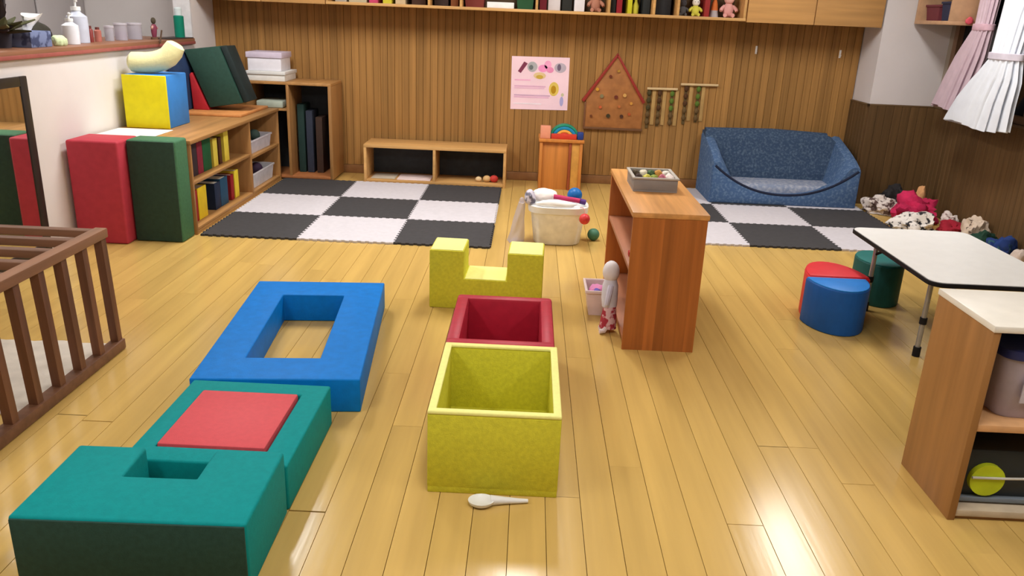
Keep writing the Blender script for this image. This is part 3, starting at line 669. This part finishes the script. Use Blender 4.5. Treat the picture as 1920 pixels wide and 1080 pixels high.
# ------------------------------------------------------------------ white basket with toys
t = thing('laundry_basket', 'white plastic basket heaped with toys near the left mat', 'basket', (.21, 5.0, 0))
def rr(cx, cy, hx, hy, z, n=32, p=3.2):
    return [(cx+hx*abs(math.cos(a))**(2/p)*math.copysign(1, math.cos(a)), cy+hy*abs(math.sin(a))**(2/p)*math.copysign(1, math.sin(a)), z) for a in [2*math.pi*k/n for k in range(n)]]
bx, by = .212, 5.02
part('body', B().loft([rr(bx, by, .14, .10, .002), rr(bx, by, .148, .108, .01), rr(bx, by, .178, .135, .24), rr(bx, by, .172, .129, .24), rr(bx, by, .142, .102, .016)]), mat('basket_plastic', (240, 240, 238), .5), t)
part('rim', B().loft([rr(bx, by, .176, .133, .205), rr(bx, by, .19, .147, .21), rr(bx, by, .192, .149, .25), rr(bx, by, .172, .129, .252), rr(bx, by, .17, .127, .212)]), M['whiteplastic'], t)
solo('ball', B().ball((.315, 5.05, .302), .048), flat((24, 104, 176), .4), 'blue ball on top of the toy basket', 'ball', (.315, 5.05, .25))
t = thing('hanging_ball', 'red ball on a cord hanging over right side of toy basket', 'ball', (.37, 4.84, .166))
part('sphere', B().ball((.372, 4.838, .2), .034), flat((206, 60, 60), .4), t)
part('cord', B().tube([(.345, 4.9, .257), (.36, 4.875, .261), (.37, 4.852, .256), (.372, 4.84, .232)], .003, 6), flat((206, 150, 140)), t)
solo('cloth_bundle', B().lump((.125, 5.06, .295), (.075, .06, .045), .3, 9, 2, .256), flat((242, 232, 226), .9), 'cream white cloth bundle in the toy basket', 'cloth', (.125, 5.06, .256))
solo('cloth_bundle', B().lump((.2, 4.915, .268), (.12, .03, .025), .25, 9, 5, .255), flat((240, 240, 238), .9), 'white cloth draped along front rim of toy basket', 'cloth', (.2, 4.915, .255))
t = thing('skipping_rope', 'magenta rope toy lying across the toy basket', 'toy', (.26, 4.97, .28))
part('rope', B().tube([(.18, 4.985, .30), (.22, 4.98, .298), (.26, 4.97, .293), (.31, 4.97, .288), (.345, 4.965, .284)], .015, 10), flat((186, 50, 96)), t)
part('grip', B().tube([(.345, 4.965, .284), (.38, 4.97, .275)], .017, 10), flat((92, 58, 132)), t)
solo('soft_toy', B().lump((.03, 4.98, .29), (.035, .05, .05), .3, 11, 7, .254), spots('grey_white_fabric', (206, 200, 214), (110, 108, 124), 30, .55), 'grey and white soft toy at left side of toy basket', 'toy', (.03, 4.98, .254))
solo('ball', B().ball((.455, 5.08, .0405), .04), flat((70, 120, 96), .5), 'green ball on the floor behind right side of toy basket', 'ball', (.455, 5.08, 0))
t = thing('plastic_bag', 'clear plastic bag slumped against the left side of toy basket', 'bag', (-.01, 4.97, 0))
bag = []
for i in range(9):
    s = i/8; z = .002+.255*s
    cx = -.05+.03*s; hx = .052*(1-.6*s); hy = .075*(1-.45*s)
    bag.append([(cx+hx*math.cos(a)*(1+.12*math.sin(5*a+i)), 4.98+hy*math.sin(a)*(1+.12*math.cos(4*a-i)), z) for a in [2*math.pi*k/24 for k in range(24)]])
part('bag_body', B().loft(bag), M['plasticbag'], t)
part('knot', B().ball((-.02, 4.98, .268), (.016, .016, .022), 10, 8), M['plasticbag'], t)

# ------------------------------------------------------------------ middle cabinet
mx0, mx1, my0, my1, mh = .455, .768, 3.28, 4.27, .622
t = thing('toy_cabinet', 'freestanding orange wooden toy cabinet in the middle of floor', 'cabinet', (.61, 3.77, 0))
fp = part('end_panel', B().box(mx0+.002, mx1-.002, my0+.008, my0+.026, 0, mh-.024), M['midwood'], t)
ns = 7; sw = (mx1-mx0)/ns
for i in range(ns): part('stave', B().box(mx0+i*sw+.0001, mx0+(i+1)*sw-.0001, my0, my0+.01, 0, mh-.024), M['midwood'], fp)
part('end_panel', B().box(mx0, mx1, my1-.024, my1, 0, mh-.024, .002), M['midwood'], t)
part('top', B().box(mx0-.004, mx1+.006, my0-.004, my1+.004, mh-.024, mh, .004), M['midtop'], t)
part('back_panel', B().box(mx1-.016, mx1-.002, my0+.026, my1-.024, 0, mh-.024), M['midwood'], t)
part('shelf', B().box(mx0+.004, mx1-.016, my0+.026, my1-.024, .352, .372, .002), M['midin'], t)
part('shelf', B().box(mx0+.004, mx1-.016, my0+.026, my1-.024, .03, .05, .002), M['midin'], t)
part('plinth', B().box(mx0+.01, mx1-.016, my0+.026, my1-.024, 0, .03), M['midwood'], t)
solo('toy_block', B().box(.475, .51, 3.46, 3.5, .3725, .395, .003), flat((176, 40, 40)), 'small red block on the middle shelf of toy cabinet', 'toy', (.49, 3.48, .37))
# crate on top
t = thing('toy_crate', 'grey plastic crate of small toys on the wooden toy cabinet', 'crate', (.61, 3.86, mh))
gz = mh+.0005; gx0, gx1, gy0, gy1 = .50, .705, 3.70, 3.95; gm = mat('grey_crate', (146, 142, 140), .5, .06)
part('base', B().box(gx0, gx1, gy0, gy1, gz, gz+.008), gm, t)
for a in ((gx0, gx1, gy0, gy0+.008), (gx0, gx1, gy1-.008, gy1), (gx0, gx0+.008, gy0+.008, gy1-.008), (gx1-.008, gx1, gy0+.008, gy1-.008)): part('side', B().box(*a, gz+.008, gz+.06, .002), gm, t)
part('rim', ring(B(), gx0-.006, gx1+.006, gy0-.006, gy1+.006, gx0+.008, gx1-.008, gy0+.008, gy1-.008, gz+.058, gz+.067, .002), mat('crate_rim', (186, 180, 172), .5), t)
rnd = random.Random(5)
cc = [((60, 40, 30), 'dark brown'), ((206, 196, 80), 'yellow'), ((146, 160, 66), 'lime green'), ((196, 110, 130), 'rose pink'), ((240, 226, 220), 'large white'), ((84, 70, 50), 'olive brown'), ((220, 212, 190), 'cream'), ((66, 96, 56), 'dark green'), ((206, 150, 70), 'orange'), ((228, 224, 214), 'off-white')]
for i, (c, nm) in enumerate(cc):
    ix, iy = i % 5, i//5
    x = .531+.036*ix; y = 3.765+.11*iy; r = .019+(.002 if nm.startswith('large') else 0)
    solo('small_toy', B().lump((x, y, gz+.05), (r, r*1.4, r*1.15), .25, 40, i, gz+.03), flat(c), nm+' small toy in the grey crate, '+['front', 'back'][iy]+' row', 'toy', (x, y, gz+.03), group='toys in the grey crate')
# white rag doll and pink toy box by the cabinet's open side
t = thing('rag_doll', 'white rag doll in red skirt propped against the toy cabinet', 'doll', (.425, 3.5, 0))
part('head', B().ball((.409, 3.515, .283), (.039, .042, .052)), flat((236, 232, 234), .95), t)
part('torso', B().tube([(.41, 3.51, .262), (.41, 3.51, .22), (.41, 3.505, .16), (.412, 3.50, .12)], [.024, .036, .038, .034], 14), flat((222, 222, 234), .95), t)
part('skirt', B().tube([(.414, 3.495, .125), (.412, 3.49, .07), (.41, 3.485, .02)], [.028, .036, .04], 14), spots('red_white_fabric', (222, 186, 190), (170, 56, 70), 40, .5), t)
for sg in (-1, 1):
    part('arm', B().tube([(.41, 3.51+sg*.028, .225), (.4, 3.51+sg*.05, .18), (.396, 3.51+sg*.048, .14)], [.014, .013, .011], 8), flat((214, 214, 236), .95), t)
    part('leg', B().tube([(.405, 3.485+sg*.02, .04), (.39, 3.475+sg*.022, .014), (.37, 3.47+sg*.022, .013)], [.013, .012, .012], 8), flat((228, 214, 214), .95), t)
bin_('toy_tub', 'pale pink open tub on the floor beside the toy cabinet', .335, .425, 3.69, 3.84, .001, .13, mat('pale_pink_plastic', (232, 212, 210), .45), 'tub', .018)
solo('soft_toy', B().lump((.38, 3.755, .10), (.04, .055, .04), .3, 18, 9, .05), flat((222, 140, 186), .9), 'pink soft toy inside the pale tub', 'toy', (.38, 3.755, .06))
solo('soft_toy', B().lump((.372, 3.70, .105), (.02, .016, .03), .3, 22, 4, .05), flat((120, 106, 190), .9), 'violet soft toy inside the pale tub', 'toy', (.372, 3.7, .06))

# ------------------------------------------------------------------ sofa
t = thing('kids_sofa', 'small blue denim sofa with scooped front on the mat', 'sofa', (2.06, 6.65, .013))
qx0, qx1, qy0, qy1, q = 1.47, 2.64, 6.36, 6.93, .0135
def smile(x):
    u = (x-(qx0+qx1)/2)/((qx1-qx0)/2); return .085+.23*abs(u)**2.2
f0, f1 = qx0+.006, qx1-.006
fr = [(f0, q), (f1, q)]+[(f1-(f1-f0)*k/24, q+smile(f1-(f1-f0)*k/24)) for k in range(25)]
part('front_panel', B().prism(fr, 'y', qy0-.014, qy0+.09, .01), M['denim'], t)
part('piping', B().tube([(qx0+.02+(qx1-qx0-.04)*k/24, qy0-.008, q+smile(qx0+.02+(qx1-qx0-.04)*k/24)-.003) for k in range(25)], .010, 8), M['piping'], t)
part('backrest', B().loft([[(qx0+.01, 6.68+k*.07, q+z), (qx1-.01-e, 6.68+k*.07, q+z), (qx1-.01-e, qy1, q+z), (qx0+.01, qy1, q+z)] for k, z, e in ((0, .0, 0), (.3, .2, 0), (1, .36, .02), (1.4, .46, .07), (1.8, .5, .11))]), M['denim_dark'], t, smooth=False)
part('headroll', B().tube([(qx0+.02, 6.86, q+.475), (2.05, 6.86, q+.487), (qx1-.14, 6.86, q+.468)], .055, 14), M['denim_dark'], t)
for sg, xo in ((1, qx0), (-1, qx1)):
    rings = []
    for k in range(7):
        s = k/6; y = qy0+s*(qy1-qy0-.03); zt = q+.325+.17*s**.8; wb, wt = .25-.04*s, .085
        rings.append([(xo, y, q), (xo+sg*wb, y, q), (xo+sg*(wb*.72), y, q+.17), (xo+sg*wt, y, zt-.015), (xo+sg*wt*.6, y, zt), (xo+sg*.012, y, zt-.006), (xo, y, zt-.03)])
    part('arm', B().loft(rings), M['denim'], t)
part('seat', B().box(qx0+.14, qx1-.14, qy0+.05, 6.74, q+.0, q+.15, .04, 4), M['denim_seat'], t)

# ------------------------------------------------------------------ clothes piles
def garment(label, c, r, m, seed, amp=.62, freq=13): solo('garment', B().lump(c, (r[0]*1.0, r[1]*1.0, r[2]*.85), amp, freq, seed), m, label, 'clothing', (c[0], c[1], 0), group='clothes on the floor by the wall')
bw = spots('black_white_print', (232, 226, 220), (52, 50, 54), 24, .56)
garment('white and grey patterned garment at the sofa end of pile', (2.80, 6.30, .045), (.10, .13, .10), spots('grey_print', (216, 206, 200), (96, 78, 74), 22, .55), 11)
garment('dark charcoal garment behind the white one by the wall', (2.99, 6.49, .06), (.1, .09, .13), flat((46, 44, 46), .95), 12)
garment('magenta red garment heaped highest in the middle of pile', (2.96, 6.03, .06), (.14, .13, .15), mat('magenta_cloth', (190, 40, 84), .95, .25, 14), 13)
garment('white garment with black print in front of the magenta one', (2.84, 5.77, .035), (.14, .11, .095), bw, 14)
garment('deep red garment near the table, low in the pile', (3.08, 5.72, .03), (.075, .085, .06), flat((160, 34, 52), .95), 15)
garment('cream garment at the wall beside the magenta heap', (3.15, 5.87, .04), (.055, .075, .09), spots('cream_print', (222, 210, 204), (150, 120, 116), 20, .6), 16)
garment('small tan garment standing up behind the magenta heap', (3.1, 6.29, .05), (.055, .06, .17), flat((214, 160, 110), .95), 17)
garment('pale beige spotted garment by the wall behind the table', (3.14, 5.5, .055), (.07, .1, .125), spots('beige_print', (208, 190, 172), (90, 74, 66), 22, .62), 18)
garment('dark green garment beside the pale beige one', (3.10, 5.30, .05), (.085, .075, .10), flat((34, 66, 52), .95), 19)
garment('navy blue garment at the right end by the wall', (3.13, 5.13, .05), (.09, .075, .10), spots('navy_print', (40, 62, 122), (58, 100, 110), 20, .6), 20)
garment('light grey sock bundle at the far right on the floor', (3.18, 4.99, .035), (.045, .045, .06), flat((206, 190, 180), .95), 21)

# ------------------------------------------------------------------ low white table
t = thing('low_table', 'low white folding table with black edge at the right', 'table', (2.0, 3.65, 0))
tx0, tx1, ty0, ty1, tz = 1.70, 2.30, 3.19, 4.115, .40
def round_rect(x0, x1, y0, y1, r, n=6):
    pts = []
    for cx, cy, a0 in ((x1-r, y0+r, -90), (x1-r, y1-r, 0), (x0+r, y1-r, 90), (x0+r, y0+r, 180)):
        for k in range(n+1):
            a = math.radians(a0+90*k/n); pts.append((cx+r*math.cos(a), cy+r*math.sin(a)))
    return pts
part('top', B().prism(round_rect(tx0+.006, tx1-.006, ty0+.006, ty1-.006, .055), 'z', tz-.02, tz), M['white'], t)
part('edge_band', B().prism(round_rect(tx0, tx1, ty0, ty1, .06), 'z', tz-.022, tz-.003, .003), M['blackedge'], t)
for y, sg in ((3.36, -1), (3.95, 1)):
    for x in (1.785, 2.215):
        lg = part('leg', B().tube([(x, y, tz-.026), (x, y, .03)], .011, 10), M['steel'], t)
        part('foot', B().tube([(x, y, .045), (x, y, .0005)], .0165, 10), M['blackedge'], lg)
        part('collar', B().tube([(x, y, .185), (x, y, .155)], .0155, 10), M['blackedge'], lg)
        part('brace', B().tube([(x, y, .30), (x+(.04 if x < 2 else -.04), y-sg*.1, tz-.03)], .007, 8), M['blackedge'], lg)
    part('crossbar', B().tube([(1.785, y, .345), (2.215, y, .345)], .008, 8), M['blackedge'], t)

# ------------------------------------------------------------------ foam stools
def stool(label, pts, h, m, mt, c):
    t = thing('foam_stool', label, 'stool', (c[0], c[1], 0), group='petal foam stools')
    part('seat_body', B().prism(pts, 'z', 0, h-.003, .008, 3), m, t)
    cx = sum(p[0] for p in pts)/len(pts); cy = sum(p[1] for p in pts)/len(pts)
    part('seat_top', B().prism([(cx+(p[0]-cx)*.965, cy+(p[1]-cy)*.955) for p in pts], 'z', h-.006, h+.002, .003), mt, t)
def arc(cx, cy, rx, ry, a0, a1, n=16): return [(cx+rx*math.cos(math.radians(a0+(a1-a0)*k/n)), cy+ry*math.sin(math.radians(a0+(a1-a0)*k/n))) for k in range(n+1)]
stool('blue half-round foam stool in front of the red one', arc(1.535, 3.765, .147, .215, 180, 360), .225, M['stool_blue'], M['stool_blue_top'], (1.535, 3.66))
stool('red half-round foam stool behind the blue one', arc(1.56, 3.775, .15, .27, 0, 180), .225, M['stool_red'], M['stool_red'], (1.56, 3.89))
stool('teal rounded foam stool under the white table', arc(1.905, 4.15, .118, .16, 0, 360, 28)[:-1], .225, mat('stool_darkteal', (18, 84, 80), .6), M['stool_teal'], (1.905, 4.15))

# ------------------------------------------------------------------ right cabinet
t = thing('shelf_cabinet', 'wooden shelf cabinet with white top at the right edge', 'cabinet', (1.75, 2.25, 0))
rx0, rx1, ry0, ry1, rh = 1.308, 2.2, 2.086, 2.405, .626
part('top', B().box(rx0-.003, rx1, ry0-.004, ry1+.003, rh-.02, rh, .003), mat('cream_laminate', (236, 232, 222), .35, .03), t)
for a, b_ in ((rx0, rx0+.022), (rx1-.022, rx1)): part('side_panel', B().box(a, b_, ry0, ry1, 0, rh-.02, .002), M['rightwood'], t)
part('back_panel', B().box(rx0+.022, rx1-.022, ry1-.012, ry1-.002, .0, rh-.02), M['darkback'], t)
part('shelf', B().box(rx0+.022, rx1-.022, ry0+.004, ry1-.012, .297, .319, .002), mat('shelf_pinewood', (214, 164, 116), .45, .1), t)
part('bottom_board', B().box(rx0+.022, rx1-.022, ry0+.004, ry1-.012, .012, .034, .002), mat('bottom_pale', (196, 180, 156), .5), t)
part('plinth', B().box(rx0+.022, rx1-.022, ry0+.012, ry1-.012, 0, .012), M['rightwood'], t)
# things in the right cabinet
t = thing('toy_tub', 'grey plastic tub with a blue lid on the middle shelf of cabinet', 'tub', (1.52, 2.22, .3195))
o = lambda hx, hy, z: rr(1.53, 2.23, hx, hy, z, 32, 5)
part('body', B().loft([o(.115, .085, .3196), o(.12, .09, .33), o(.135, .105, .51), o(.13, .1, .51), o(.112, .083, .33)]), mat('lilac_grey_plastic', (176, 168, 184), .4), t)
part('lid', B().loft([o(.14, .11, .508), o(.142, .112, .515), o(.142, .112, .535), o(.13, .1, .538)]), flat((44, 56, 120), .4), t)
part('label_card', B().box(1.45, 1.6, 2.118, 2.1215, .38, .46), flat((196, 190, 200)), t)
t = thing('lunch_container', 'dark container with a round lime green lid on bottom shelf', 'container', (1.46, 2.2, .034))
part('body', B().box(1.345, 1.62, 2.145, 2.37, .0345, .21, .01), mat('dark_container', (48, 54, 58), .4), t)
part('lime_disc', B().tube([(1.425, 2.148, .115), (1.425, 2.128, .115)], .052, 28), mat('lime_plastic', (196, 214, 40), .4), t)
part('band', B().tube([(1.375, 2.124, .126), (1.475, 2.124, .127), (1.62, 2.132, .128)], .004, 8), flat((206, 204, 196), .4), t)
part('foot_strip', B().box(1.35, 1.58, 2.128, 2.146, .04, .056, .003), flat((120, 130, 140), .4), t)

# ------------------------------------------------------------------ wall cabinet on the right wall
t = thing('wall_cabinet', 'small open-fronted wall cabinet on right wall beside the curtains', 'cabinet', (3.09, 6.33, 1.43))
vx0, vx1, vy0, vy1, vz0, vz1 = 2.94, 3.245, 6.06, 6.605, 1.428, 1.8
vm = mat('wall_cabinet_wood', (186, 148, 114), .5, .1)
part('bottom_board', B().box(vx0, vx1, vy0, vy1, vz0, vz0+.026, .002), vm, t)
part('top', B().box(vx0, vx1, vy0, vy1, vz1-.024, vz1, .002), vm, t)
for a, b_ in ((vy0, vy0+.022), (vy1-.03, vy1)): part('side_panel', B().box(vx0, vx1, a, b_, vz0+.026, vz1-.024, .002), vm, t)
part('back_panel', B().box(vx1-.012, vx1, vy0+.022, vy1-.03, vz0+.026, vz1-.024), M['darkback'], t)
bz = vz0+.0265
bin_('storage_bin', 'dark maroon bin in the cubby of the right wall cabinet', 3.0, 3.18, 6.36, 6.54, bz, .11, flat((112, 52, 60)))
bin_('storage_bin', 'navy bin in the cubby nearer the curtains', 3.0, 3.18, 6.12, 6.30, bz, .13, flat((44, 48, 74)))
solo('bow', B().lump((3.075, 6.048, 1.46), (.028, .011, .024), .3, 40, 3, 1.4), flat((206, 84, 96), .9), 'small red bow on the wall cabinet beside the pink curtain', 'bow', (3.075, 6.048, 1.44))

# ------------------------------------------------------------------ curtains
def curtain(name, label, m, levels, band, bandz, nf):
    """levels: (z, x centre, y centre, half width y, half depth x)"""
    t = thing(name, label, 'curtain', (levels[0][1], levels[0][2], levels[0][0]))
    n = 120
    def ringp(z, x, y, hy, hx, amp): 
        out = []
        for k in range(n):
            a = 2*math.pi*k/n
            f = 1+amp*math.sin(nf*a+1.3*math.sin(a*2))
            out.append((x+hx*math.cos(a)*f, y+hy*math.sin(a)*f, z+(.012*math.sin(a*3) if z == levels[0][0] else 0)))
        return out
    L = []
    for (a, b_) in zip(levels, levels[1:]):
        for s in range(6):
            q = s/6; q2 = q*q*(3-2*q) if 0 else q
            L.append([a[i]+(b_[i]-a[i])*q2 for i in range(5)])
    L.append(levels[-1])
    part('fabric', B().loft([ringp(z, x, y, hy, hx, .13 if i < 12 else .09) for i, (z, x, y, hy, hx) in enumerate(L)]), m, t)
    by, bx_, bhy, bhx = band
    part('tie_band', B().loft([[(bx_+bhx*r*math.cos(a), by+bhy*r*math.sin(a), bandz+dz) for a in [2*math.pi*k/30 for k in range(30)]] for dz, r in ((-.022, 1), (-.018, 1.06), (.018, 1.06), (.022, 1))], True), mat(name+'_band', (206, 170, 184) if label.startswith('pink') else (206, 200, 214), .9), t)
curtain('tied_curtain', 'pink tied-back curtain hanging beside the right wall cabinet', M['pink_curtain'],
        [(.845, 3.13, 6.22, .205, .05), (1.05, 3.13, 6.12, .19, .055), (1.25, 3.13, 6.02, .16, .055), (1.40, 3.12, 5.93, .105, .045), (1.44, 3.12, 5.925, .09, .04), (1.7, 3.13, 5.93, .1, .045), (2.08, 3.13, 5.91, .12, .045)], (5.927, 3.12, .108, .05), 1.42, 15)
curtain('tied_curtain', 'white tied-back curtain in front of the pink one, right edge', M['white_curtain'],
        [(.78, 3.05, 5.64, .37, .06), (.95, 3.05, 5.58, .31, .06), (1.12, 3.06, 5.5, .23, .06), (1.22, 3.06, 5.46, .165, .055), (1.27, 3.06, 5.46, .15, .05), (1.5, 3.08, 5.47, .16, .05), (2.08, 3.13, 5.45, .24, .05)], (5.46, 3.06, .175, .062), 1.245, 17)
t = thing('curtain_rod', 'metal curtain rod above the right window', 'rod', (3.13, 5.4, 2.1))
part('rod', B().tube([(3.13, 4.2, 2.1), (3.13, 6.4, 2.1)], .012, 10), M['steel'], t)
for y in (4.25, 6.35): part('bracket', B().box(3.12, 3.249, y-.01, y+.01, 2.09, 2.11), M['steel'], t)

# ------------------------------------------------------------------ counter with things on it
KZ = 1.102
t = thing('counter', 'brown wooden counter ledge on top of the white left half wall', 'counter', (-2.88, 4.6, 1.055))
part('ledge', B().box(-3.15, -2.635, 2.6, 6.5, 1.057, KZ, .005), M['counter'], t)
part('edge_strip', B().box(-2.637, -2.631, 2.6, 6.5, 1.06, 1.08, .002), mat('edge_red', (160, 88, 82), .5), t)
z = KZ+.0005
def pump(label, x, y, r, h, col, cap, trans=False):
    t = thing('pump_bottle', label, 'bottle', (x, y, KZ), group='pump bottles')
    part('body', B().lathe([(.004, z), (r, z+.001), (r*1.03, z+h*.5), (r, z+h*.8), (r*.45, z+h*.93), (r*.4, z+h), (.003, z+h)], x, y, 20), col, t)
    part('collar', B().lathe([(.004, z+h*.98), (r*.48, z+h*.98), (r*.48, z+h*1.1), (.004, z+h*1.11)], x, y, 16), cap, t)
    part('nozzle', B().tube([(x, y, z+h*1.1), (x, y, z+h*1.27), (x+.01, y-.01, z+h*1.3), (x+.03, y-.035, z+h*1.27)], [.006, .006, .009, .006], 8), cap, t)
pump('short white pump bottle on the counter', -2.78, 5.0, .047, .135, flat((226, 228, 236), .35), M['whiteplastic'])
pump('taller pale blue pump bottle just behind the white one', -2.84, 5.2, .06, .195, flat((196, 202, 218), .3), M['whiteplastic'])
t = thing('tissue_box', 'blue grey tissue box with a white tissue on counter', 'tissue box', (-2.78, 4.58, KZ))
part('carton', B().box(-2.85, -2.72, 4.49, 4.69, z, z+.085, .004), spots('tissue_print', (118, 130, 166), (70, 78, 110), 16, .55), t)
tis = []
for i in range(7):
    s = i/6; tis.append([(-2.785+.012*math.cos(a)*(1+2*s)+.01*s, 4.57+(.03+.05*s)*math.sin(a)*(1+.2*math.sin(3*a+i))+.05*s, z+.083+.085*s+.012*math.sin(2*a)*s) for a in [2*math.pi*k/20 for k in range(20)]])
part('tissue', B().loft(tis), flat((240, 240, 240), .9), t)
t = thing('potted_plant', 'dark leafy potted plant at the left end of counter', 'plant', (-2.84, 4.42, KZ))
part('pot', B().lathe([(.004, z), (.045, z), (.06, z+.09), (.052, z+.09), (.004, z+.08)], -2.84, 4.42, 18), flat((52, 50, 60), .6), t)
rnd = random.Random(9)
for k in range(26):
    a = rnd.uniform(0, 6.28); el = rnd.uniform(.2, 1.4); L = rnd.uniform(.12, .24)
    d = Vector((math.cos(a)*math.cos(el), math.sin(a)*math.cos(el), math.sin(el))); s = d.cross(Vector((0, 0, 1))).normalized(); p = Vector((-2.84, 4.42, z+.07))
    u_ = d.cross(s)*.004
    q = [p, p+d*L*.55+s*.028, p+d*L-Vector((0, 0, .02)), p+d*L*.55-s*.028]
    b = B(); b._faces([v+u_ for v in q]+[v-u_ for v in q], [(0, 1, 2, 3), (7, 6, 5, 4), (0, 4, 5, 1), (1, 5, 6, 2), (2, 6, 7, 3), (3, 7, 4, 0)])
    part('leaf', b, flat(rnd.choice([(86, 88, 58), (60, 62, 44), (108, 106, 72), (54, 44, 44)]), .8), t, False)
solo('dark_pouch', B().lump((-2.92, 4.9, z+.055), (.05, .1, .065), .2, 10, 31, z), flat((54, 52, 44), .8), 'dark olive pouch behind the tissue box on counter', 'pouch', (-2.92, 4.9, KZ))
solo('cloth_bundle', B().lump((-2.74, 4.8, z+.025), (.035, .06, .035), .35, 16, 33, z), flat((204, 222, 176), .9), 'pale green cloth beside the tissue box on counter', 'cloth', (-2.74, 4.8, KZ))
for (x, y, r, h, c, lab) in ((-2.83, 5.32, .016, .1, (132, 54, 50), 'slim dark red tube next to the pump bottles'), (-2.83, 5.41, .022, .09, (176, 108, 96), 'rosy brown bottle right of the red tube')):
    t = thing('small_bottle', lab, 'bottle', (x, y, KZ), group='small bottles on the counter')
    part('body', B().lathe([(.003, z), (r, z), (r, z+h*.75), (r*.5, z+h*.85), (.003, z+h*.86)], x, y, 14), flat(c, .4), t)
    part('cap', B().lathe([(.003, z+h*.84), (r*.6, z+h*.84), (r*.6, z+h), (.003, z+h)], x, y, 14), flat((110, 60, 56), .4), t)
for (y, w, h, lab, c) in ((5.56, .03, .085, 'narrow clear plastic jar on the counter', (120, 140, 140)), (5.72, .042, .1, 'clear jar with purplish contents on the counter', (146, 122, 150)), (5.92, .05, .1, 'widest clear jar with dark contents on the counter', (112, 116, 126))):
    t = thing('clear_jar', lab, 'jar', (-2.83, y, KZ), group='clear jars on the counter')
    part('body', B().lathe([(.003, z), (w, z), (w, z+h), (w*.9, z+h), (w*.9, z+.004), (.003, z+.004)], -2.83, y, 18), M['jar'], t)
    part('contents', B().lathe([(.003, z+.005), (w*.85, z+.005), (w*.85, z+h*.55), (.003, z+h*.6)], -2.83, y, 16), flat(c), t)
    part('lid', B().lathe([(.003, z+h), (w*1.04, z+h), (w*1.04, z+h+.012), (.003, z+h+.014)], -2.83, y, 18), flat((190, 186, 196), .4), t)
t = thing('figurine', 'small dark pink standing figurine on the counter', 'figurine', (-2.74, 6.03, KZ))
part('base', B().lathe([(.003, z), (.026, z), (.024, z+.014), (.003, z+.016)], -2.74, 6.03, 14), flat((110, 80, 60)), t)
part('body', B().tube([(-2.74, 6.03, z+.012), (-2.74, 6.03, z+.05), (-2.74, 6.035, z+.085), (-2.74, 6.035, z+.105)], [.014, .02, .022, .012], 12), flat((124, 54, 76)), t)
part('head', B().ball((-2.74, 6.035, z+.128), (.017, .017, .024), 12, 8), flat((74, 66, 50)), t)
for sg in (-1, 1): part('arm', B().tube([(-2.74, 6.035+sg*.02, z+.09), (-2.735, 6.035+sg*.045, z+.075)], [.008, .007], 8), flat((196, 150, 140)), t)
solo('wooden_stick', B().tube([(-2.71, 6.09, 1.162), (-2.6, 5.8, 1.092)], .006, 8), flat((84, 62, 46)), 'thin dark stick leaning over the counter edge', 'stick', (-2.66, 6.06, KZ))
t = thing('teal_bottle', 'teal green bottle with clear cap at the end of counter', 'bottle', (-2.70, 6.38, KZ))
part('body', B().lathe([(.003, z+.007), (.036, z+.007), (.037, z+.16), (.03, z+.165), (.003, z+.167)], -2.70, 6.38, 18), flat((8, 122, 98), .35), t)
part('cap', B().lathe([(.003, z+.166), (.026, z+.166), (.028, z+.215), (.02, z+.225), (.003, z+.226)], -2.70, 6.38, 18), flat((206, 218, 220), .3), t)
solo('dark_tray', B().box(-2.80, -2.64, 6.1, 6.49, z, z+.006, .002), flat((54, 46, 44), .5), 'thin dark tray under the teal bottle on the counter', 'tray', (-2.72, 6.3, KZ))
